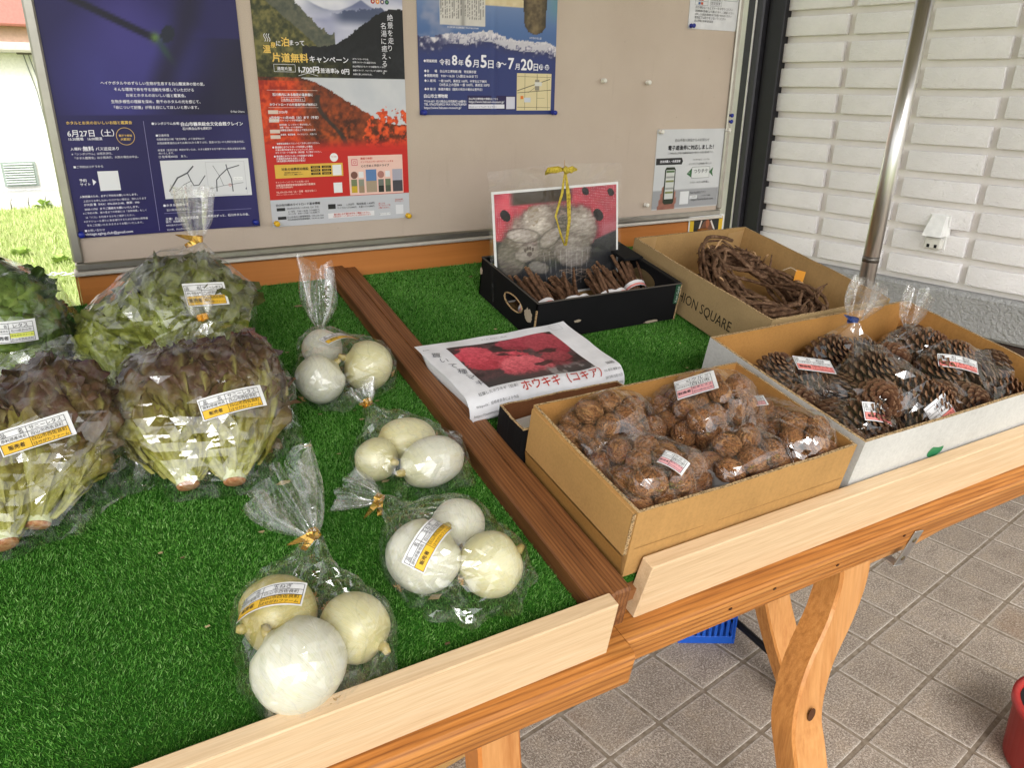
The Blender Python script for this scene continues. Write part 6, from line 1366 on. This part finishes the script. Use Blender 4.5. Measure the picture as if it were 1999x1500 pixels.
CO = {'a': [((.985, .275, .06), (.2, -.3, .9), .034), ((1.03, .235, .05), (.8, -.4, .3), .034), ((.975, .205, .04), (-.3, -.7, .5), .034), ((1.075, .205, .045), (.3, -.8, .4), .033)],
      'b': [((.975, .135, .048), (.5, .5, .3), .034), ((1.035, .092, .045), (.8, -.3, .2), .033), ((.962, .09, .043), (-.3, -.6, .4), .030), ((1.0, .105, .072), (.2, -.5, .6), .032)],
      'c': [((1.11, .185, .085), (.2, -.5, .8), .038), ((1.14, .13, .075), (.6, -.6, .3), .04), ((1.085, .14, .06), (-.5, -.5, .5), .037), ((1.165, .195, .06), (.7, .3, .3), .036), ((1.06, .19, .05), (.3, .3, .6), .034)],
      'd': [((1.115, .095, .045), (.5, -.7, .4), .033), ((1.185, .088, .043), (.9, -.2, .2), .032), ((1.15, .10, .075), (.4, -.6, .4), .033)],
      'e': [((1.265, .16, .06), (.2, -.4, .8), .038), ((1.325, .13, .058), (.7, -.3, .4), .04), ((1.268, .098, .048), (-.3, -.6, .4), .038), ((1.35, .096, .048), (.5, -.5, .4), .038), ((1.235, .12, .045), (-.6, -.3, .4), .036), ((1.31, .175, .085), (.3, -.5, .6), .036), ((1.37, .13, .07), (.6, .2, .5), .036)],
      'f': [((1.135, .285, .06), (.2, -.5, .7), .037), ((1.20, .275, .055), (.6, -.4, .4), .037), ((1.18, .30, .045), (.1, .7, .3), .035)],
      'g': [((1.31, .27, .045), (.4, -.5, .5), .036), ((1.37, .28, .048), (.7, .3, .3), .036), ((1.26, .245, .05), (-.4, -.5, .5), .035), ((1.33, .235, .075), (.2, -.6, .5), .036)]}
NM = {'a': 'bag at the back left of white box', 'b': 'bag at the front left of white box', 'c': 'tall middle bag of white box', 'd': 'bag at the front lath side of white box', 'e': 'bag at the right of white box', 'f': 'tied bag at the back of white box', 'g': 'bag at the back right of white box'}
PC = {'a': ('upright rear', 'middle', 'leftmost', 'right hand'), 'b': ('rear', 'right hand', 'front left', 'uppermost'), 'c': ('topmost rear', 'big frontmost', 'left hand', 'right hand', 'lowest left'), 'd': ('left', 'right', 'upper'), 'e': ('rear', 'large middle', 'front left', 'front right', 'leftmost', 'uppermost', 'rightmost'), 'f': ('left', 'right', 'rear'), 'g': ('middle', 'right', 'left', 'upper front')}
PTS = {}
for kk, l in CO.items():
    PTS[kk] = []
    for i, (p, d, r) in enumerate(l): PTS[kk] += cone(p, d, r, PC[kk][i] + ' pine cone in the ' + NM[kk], i + ord(kk))
G_PB = 'clear bags of pine cones'
BG = {}
for kk, lab, o, extra, tie, tu in (('a', 'clear bag of pine cones with label at the back left of white box', (1.02, .24, .006), [(1.0, .30, .09)], None, None), ('b', 'small clear bag of pine cones at the front left of white box', (1., .08, .006), [(.945, .15, .06)], None, None),
        ('c', 'tall clear bag of pine cones in the middle of white box', (1.12, .16, .006), [(1.10, .22, .135), (1.14, .2, .13)], None, None), ('d', 'clear bag with red label at the front of white box', (1.15, .07, .006), [(1.13, .11, .09), (1.23, .05, .03)], None, None),
        ('e', 'clear bag of pine cones at the right of white box', (1.29, .11, .006), [(1.24, .19, .09)], None, None), ('f', 'clear bag of pine cones tied upright at the back of white box', (1.17, .29, .006), [], ((1.193, .298, .118), (.15, .12, .8)), (.075, .045, .0)), ('g', 'clear bag of pine cones at the back right of white box', (1.3, .26, .006), [], ((1.345, .285, .09), (.1, .1, .9)), (.07, .032, 0))):
    BG[kk] = bag('pine_cone_bag', lab, 'pine cone bag', o, PTS[kk] + extra, G_PB, tie, tu, ord(kk), .026, .005, False if kk != 'f' else plain('#2a3f7a', .4), floor=.006, ends=(.02, .012))
sticker(*BG['a'], (.971, .234, .1), (1.053, .212, .1), .036, L_PI, .06, .002); sticker(*BG['d'], (1.047, .043, .1), (1.14, .047, .1), .05, L_PI, .12, .002); sticker(*BG['e'], (1.262, .165, .1), (1.31, .12, .1), .03, L_PI, .15, .002); sticker(*BG['b'], (.982, .095, .1), (1.008, .066, .1), .03, L_PI, .08, .002)

# ------------------------------------------------------------------ vine wreath in the big box
wr = tthing('vine_wreath', 'twisted brown vine wreath lying in the large lettered box', 'wreath', (1.245, .57, .02)); rr = random.Random(4)
for i in range(34):
    a0 = rr.uniform(0, 6.28); sweep = rr.uniform(3.5, 7.5); ox, oz = rr.gauss(0, .016), rr.gauss(0, .011); tw = rr.choice((-1, 1)) * rr.uniform(2, 6); r = rr.uniform(.0028, .0062); ph = rr.uniform(0, 6.28); P = []; sd = rr.uniform(0, 99); loop = 1 if i % 6 else 1.12
    for k in range(34):
        a = a0 + sweep * k / 33; q = (.013 * math.cos(tw * a + ph) + ox); z = .045 + oz + .012 * math.sin(tw * a + ph) + .028 * max(0, math.sin(a - .2)) * (1 if i % 3 else 1.5)
        P.append(Vector((1.245 + (.088 * loop + q) * math.cos(a) + .006 * noise.noise(Vector((a * 2, sd, 0))), .565 + (.132 * loop + q) * math.sin(a) + .006 * noise.noise(Vector((a * 2, sd, 7))), max(.012, z + .006 * noise.noise(Vector((a * 3, sd, 3)))))))
    V, F = tube(P, [r * (1.1 - .5 * k / 33) * (1 + .25 * noise.noise(Vector((k * .9, sd, 1)))) for k in range(34)], 7); mesh_obj('vine', V, F, M_VINE, wr, True)
for i in range(26):
    a = rr.uniform(0, 6.28); p = Vector((1.245 + .09 * math.cos(a), .565 + .135 * math.sin(a), .06 + .03 * max(0, math.sin(a)))); d = Vector((rr.uniform(-1, 1), rr.uniform(-1, 1), rr.uniform(-.1, .8))).normalized(); q = p + d * rr.uniform(.025, .05)
    V, F = tube([p, (p + q) / 2 + Vector((0, 0, rr.uniform(0, .008))), q], [.0026, .0022, .0014], 6); mesh_obj('side_twig', V, F, M_VINE if i % 4 else M_TWIGEND, wr, True)
pt = tthing('paper_tag', 'small orange paper tag on the vine wreath', 'tag', (1.352, .56, .07)); mesh_obj('tag', [(1.342, .562, .066), (1.362, .552, .064), (1.366, .556, .086), (1.346, .566, .09)], [(0, 1, 2, 3)], plain('#d08a20', .5), pt)
V, F = tube([(1.345, .563, .088), (1.33, .57, .095), (1.32, .58, .085)], .0007, 5); mesh_obj('string', V, F, ink('#c8b8a0'), pt)

# ------------------------------------------------------------------ pole, crate, tub, cartons on the floor
pl = thing('banner_pole', 'slim silver metal pole standing between table and brick wall', 'pole', Matrix.Translation((1.558, 1.086, .9)) @ Matrix.Rotation(R(2.2), 4, 'Y') @ Matrix.Translation((0, 0, -.9)))
def steel():
    t = NT('brushed_pole'); v = t.coord((1, 1, .02)); n = t.noise(v, 300, 3); t.pbr(t.ramp(n, [(.3, (.62, .61, .59)), (.7, (.70, .69, .67))]), .3, metal=.95); return t.m
V, F = lathe([(.0178, .80), (.0178, 1.555)], 28); mesh_obj('lower_tube', V, F, steel(), pl, True)
V, F = lathe([(.0152, 1.57), (.0152, 2.5)], 24); mesh_obj('upper_tube', V, F, plain('#cfcdc6', .35, .3), pl, True)
V, F = lathe([(.0178, 1.55), (.0208, 1.553), (.0208, 1.57), (.019, 1.574), (.016, 1.576)], 28); mesh_obj('joint_ring', V, F, plain('#4c4640', .35, .7), pl, True)
V, F = lathe([(.0182, .962), (.0182, .974)], 28); mesh_obj('maker_band', V, F, plain('#6f6a64', .4, .8), pl, True)
V, F = lathe([(.0157, 1.59), (.0157, 1.63)], 24); mesh_obj('sticker', V, F, plain('#4f7c72', .5), pl, True)
bpart('clamp', pl, plain('#6b6862', .4, .8), (-.078, -.012, -.02, .02, .862, .878), (-.03, .024, -.026, .026, .84, .87), bev=.002)
# blue crate
cr = thing('plastic_crate', 'blue slotted plastic crate on the floor under right table', 'crate', Matrix.Translation((1.225, 1.113, 0)) @ Matrix.Rotation(R(-29.5), 4, 'Z')); M_BLUE = plain('#1f57b8', .35)
bpart('bottom', cr, M_BLUE, (-.068, .064, .004, .2, 0, .012), bev=.003)
for nm, a in (('front_side', ((-.068, .064, 0, .006), 0)), ('back_side', ((-.068, .064, .2, .206), 0)), ('left_side', ((-.074, -.068, .0, .206), 1)), ('right_side', ((.064, .07, 0, .206), 1))):
    (x0, x1, y0, y1), ax = a; D = [(x0, x1, y0, y1, 0, .022), (x0, x1, y0, y1, .075, .09), (x0, x1, y0, y1, .15, .17)]; n = 9 if ax == 0 else 13
    for k in range(n + 1):
        c_ = k / n
        if ax == 0: xx = x0 + (x1 - x0) * c_; D.append((xx - .004, xx + .004, y0 + .001, y1 - .001, .015, .155))
        else: yy = y0 + (y1 - y0) * c_; D.append((x0 + .001, x1 - .001, yy - .004, yy + .004, .015, .155))
    bpart(nm, cr, M_BLUE, *D, bev=.001)
bpart('rim', cr, M_BLUE, (-.08, .076, -.008, .012, .165, .178), (-.08, .076, .194, .214, .165, .178), (-.08, -.06, .012, .194, .165, .178), (.056, .076, .012, .194, .165, .178), bev=.003)
# red tub at the right edge
rt_ = thing('plastic_tub', 'red plastic tub with dark inside at the right picture edge', 'tub', Matrix.Translation((1.608, .462, 0)))
V, F = lathe([(.1, 0), (.106, .006), (.112, .132), (.118, .136), (.118, .148), (.104, .148), (.103, .136)], 40); mesh_obj('body', V, F[:-2], plain('#a02a26', .35), rt_, True)
V, F = lathe([(.1025, .14), (.098, .02), (.01, .02)], 40); mesh_obj('inside', V, F[:-2], plain('#1c1a1a', .6), rt_, True)
# carton under the left table
uc = thing('carton', 'tan carton with a pale label on the floor under left table', 'carton', Matrix.Translation((.42, 1.2, 0)) @ Matrix.Rotation(R(8), 4, 'Z')); bpart('body', uc, M_CARD, (-.16, .16, -.12, .12, 0, .09), bev=.002); bpart('flap', uc, M_CARD, (-.158, .158, -.122, .118, .0905, .094), bev=.001)
bpart('label', uc, plain('#b9cfd0', .5), (.04, .12, -.122, -.1195, .02, .07), bev=0)
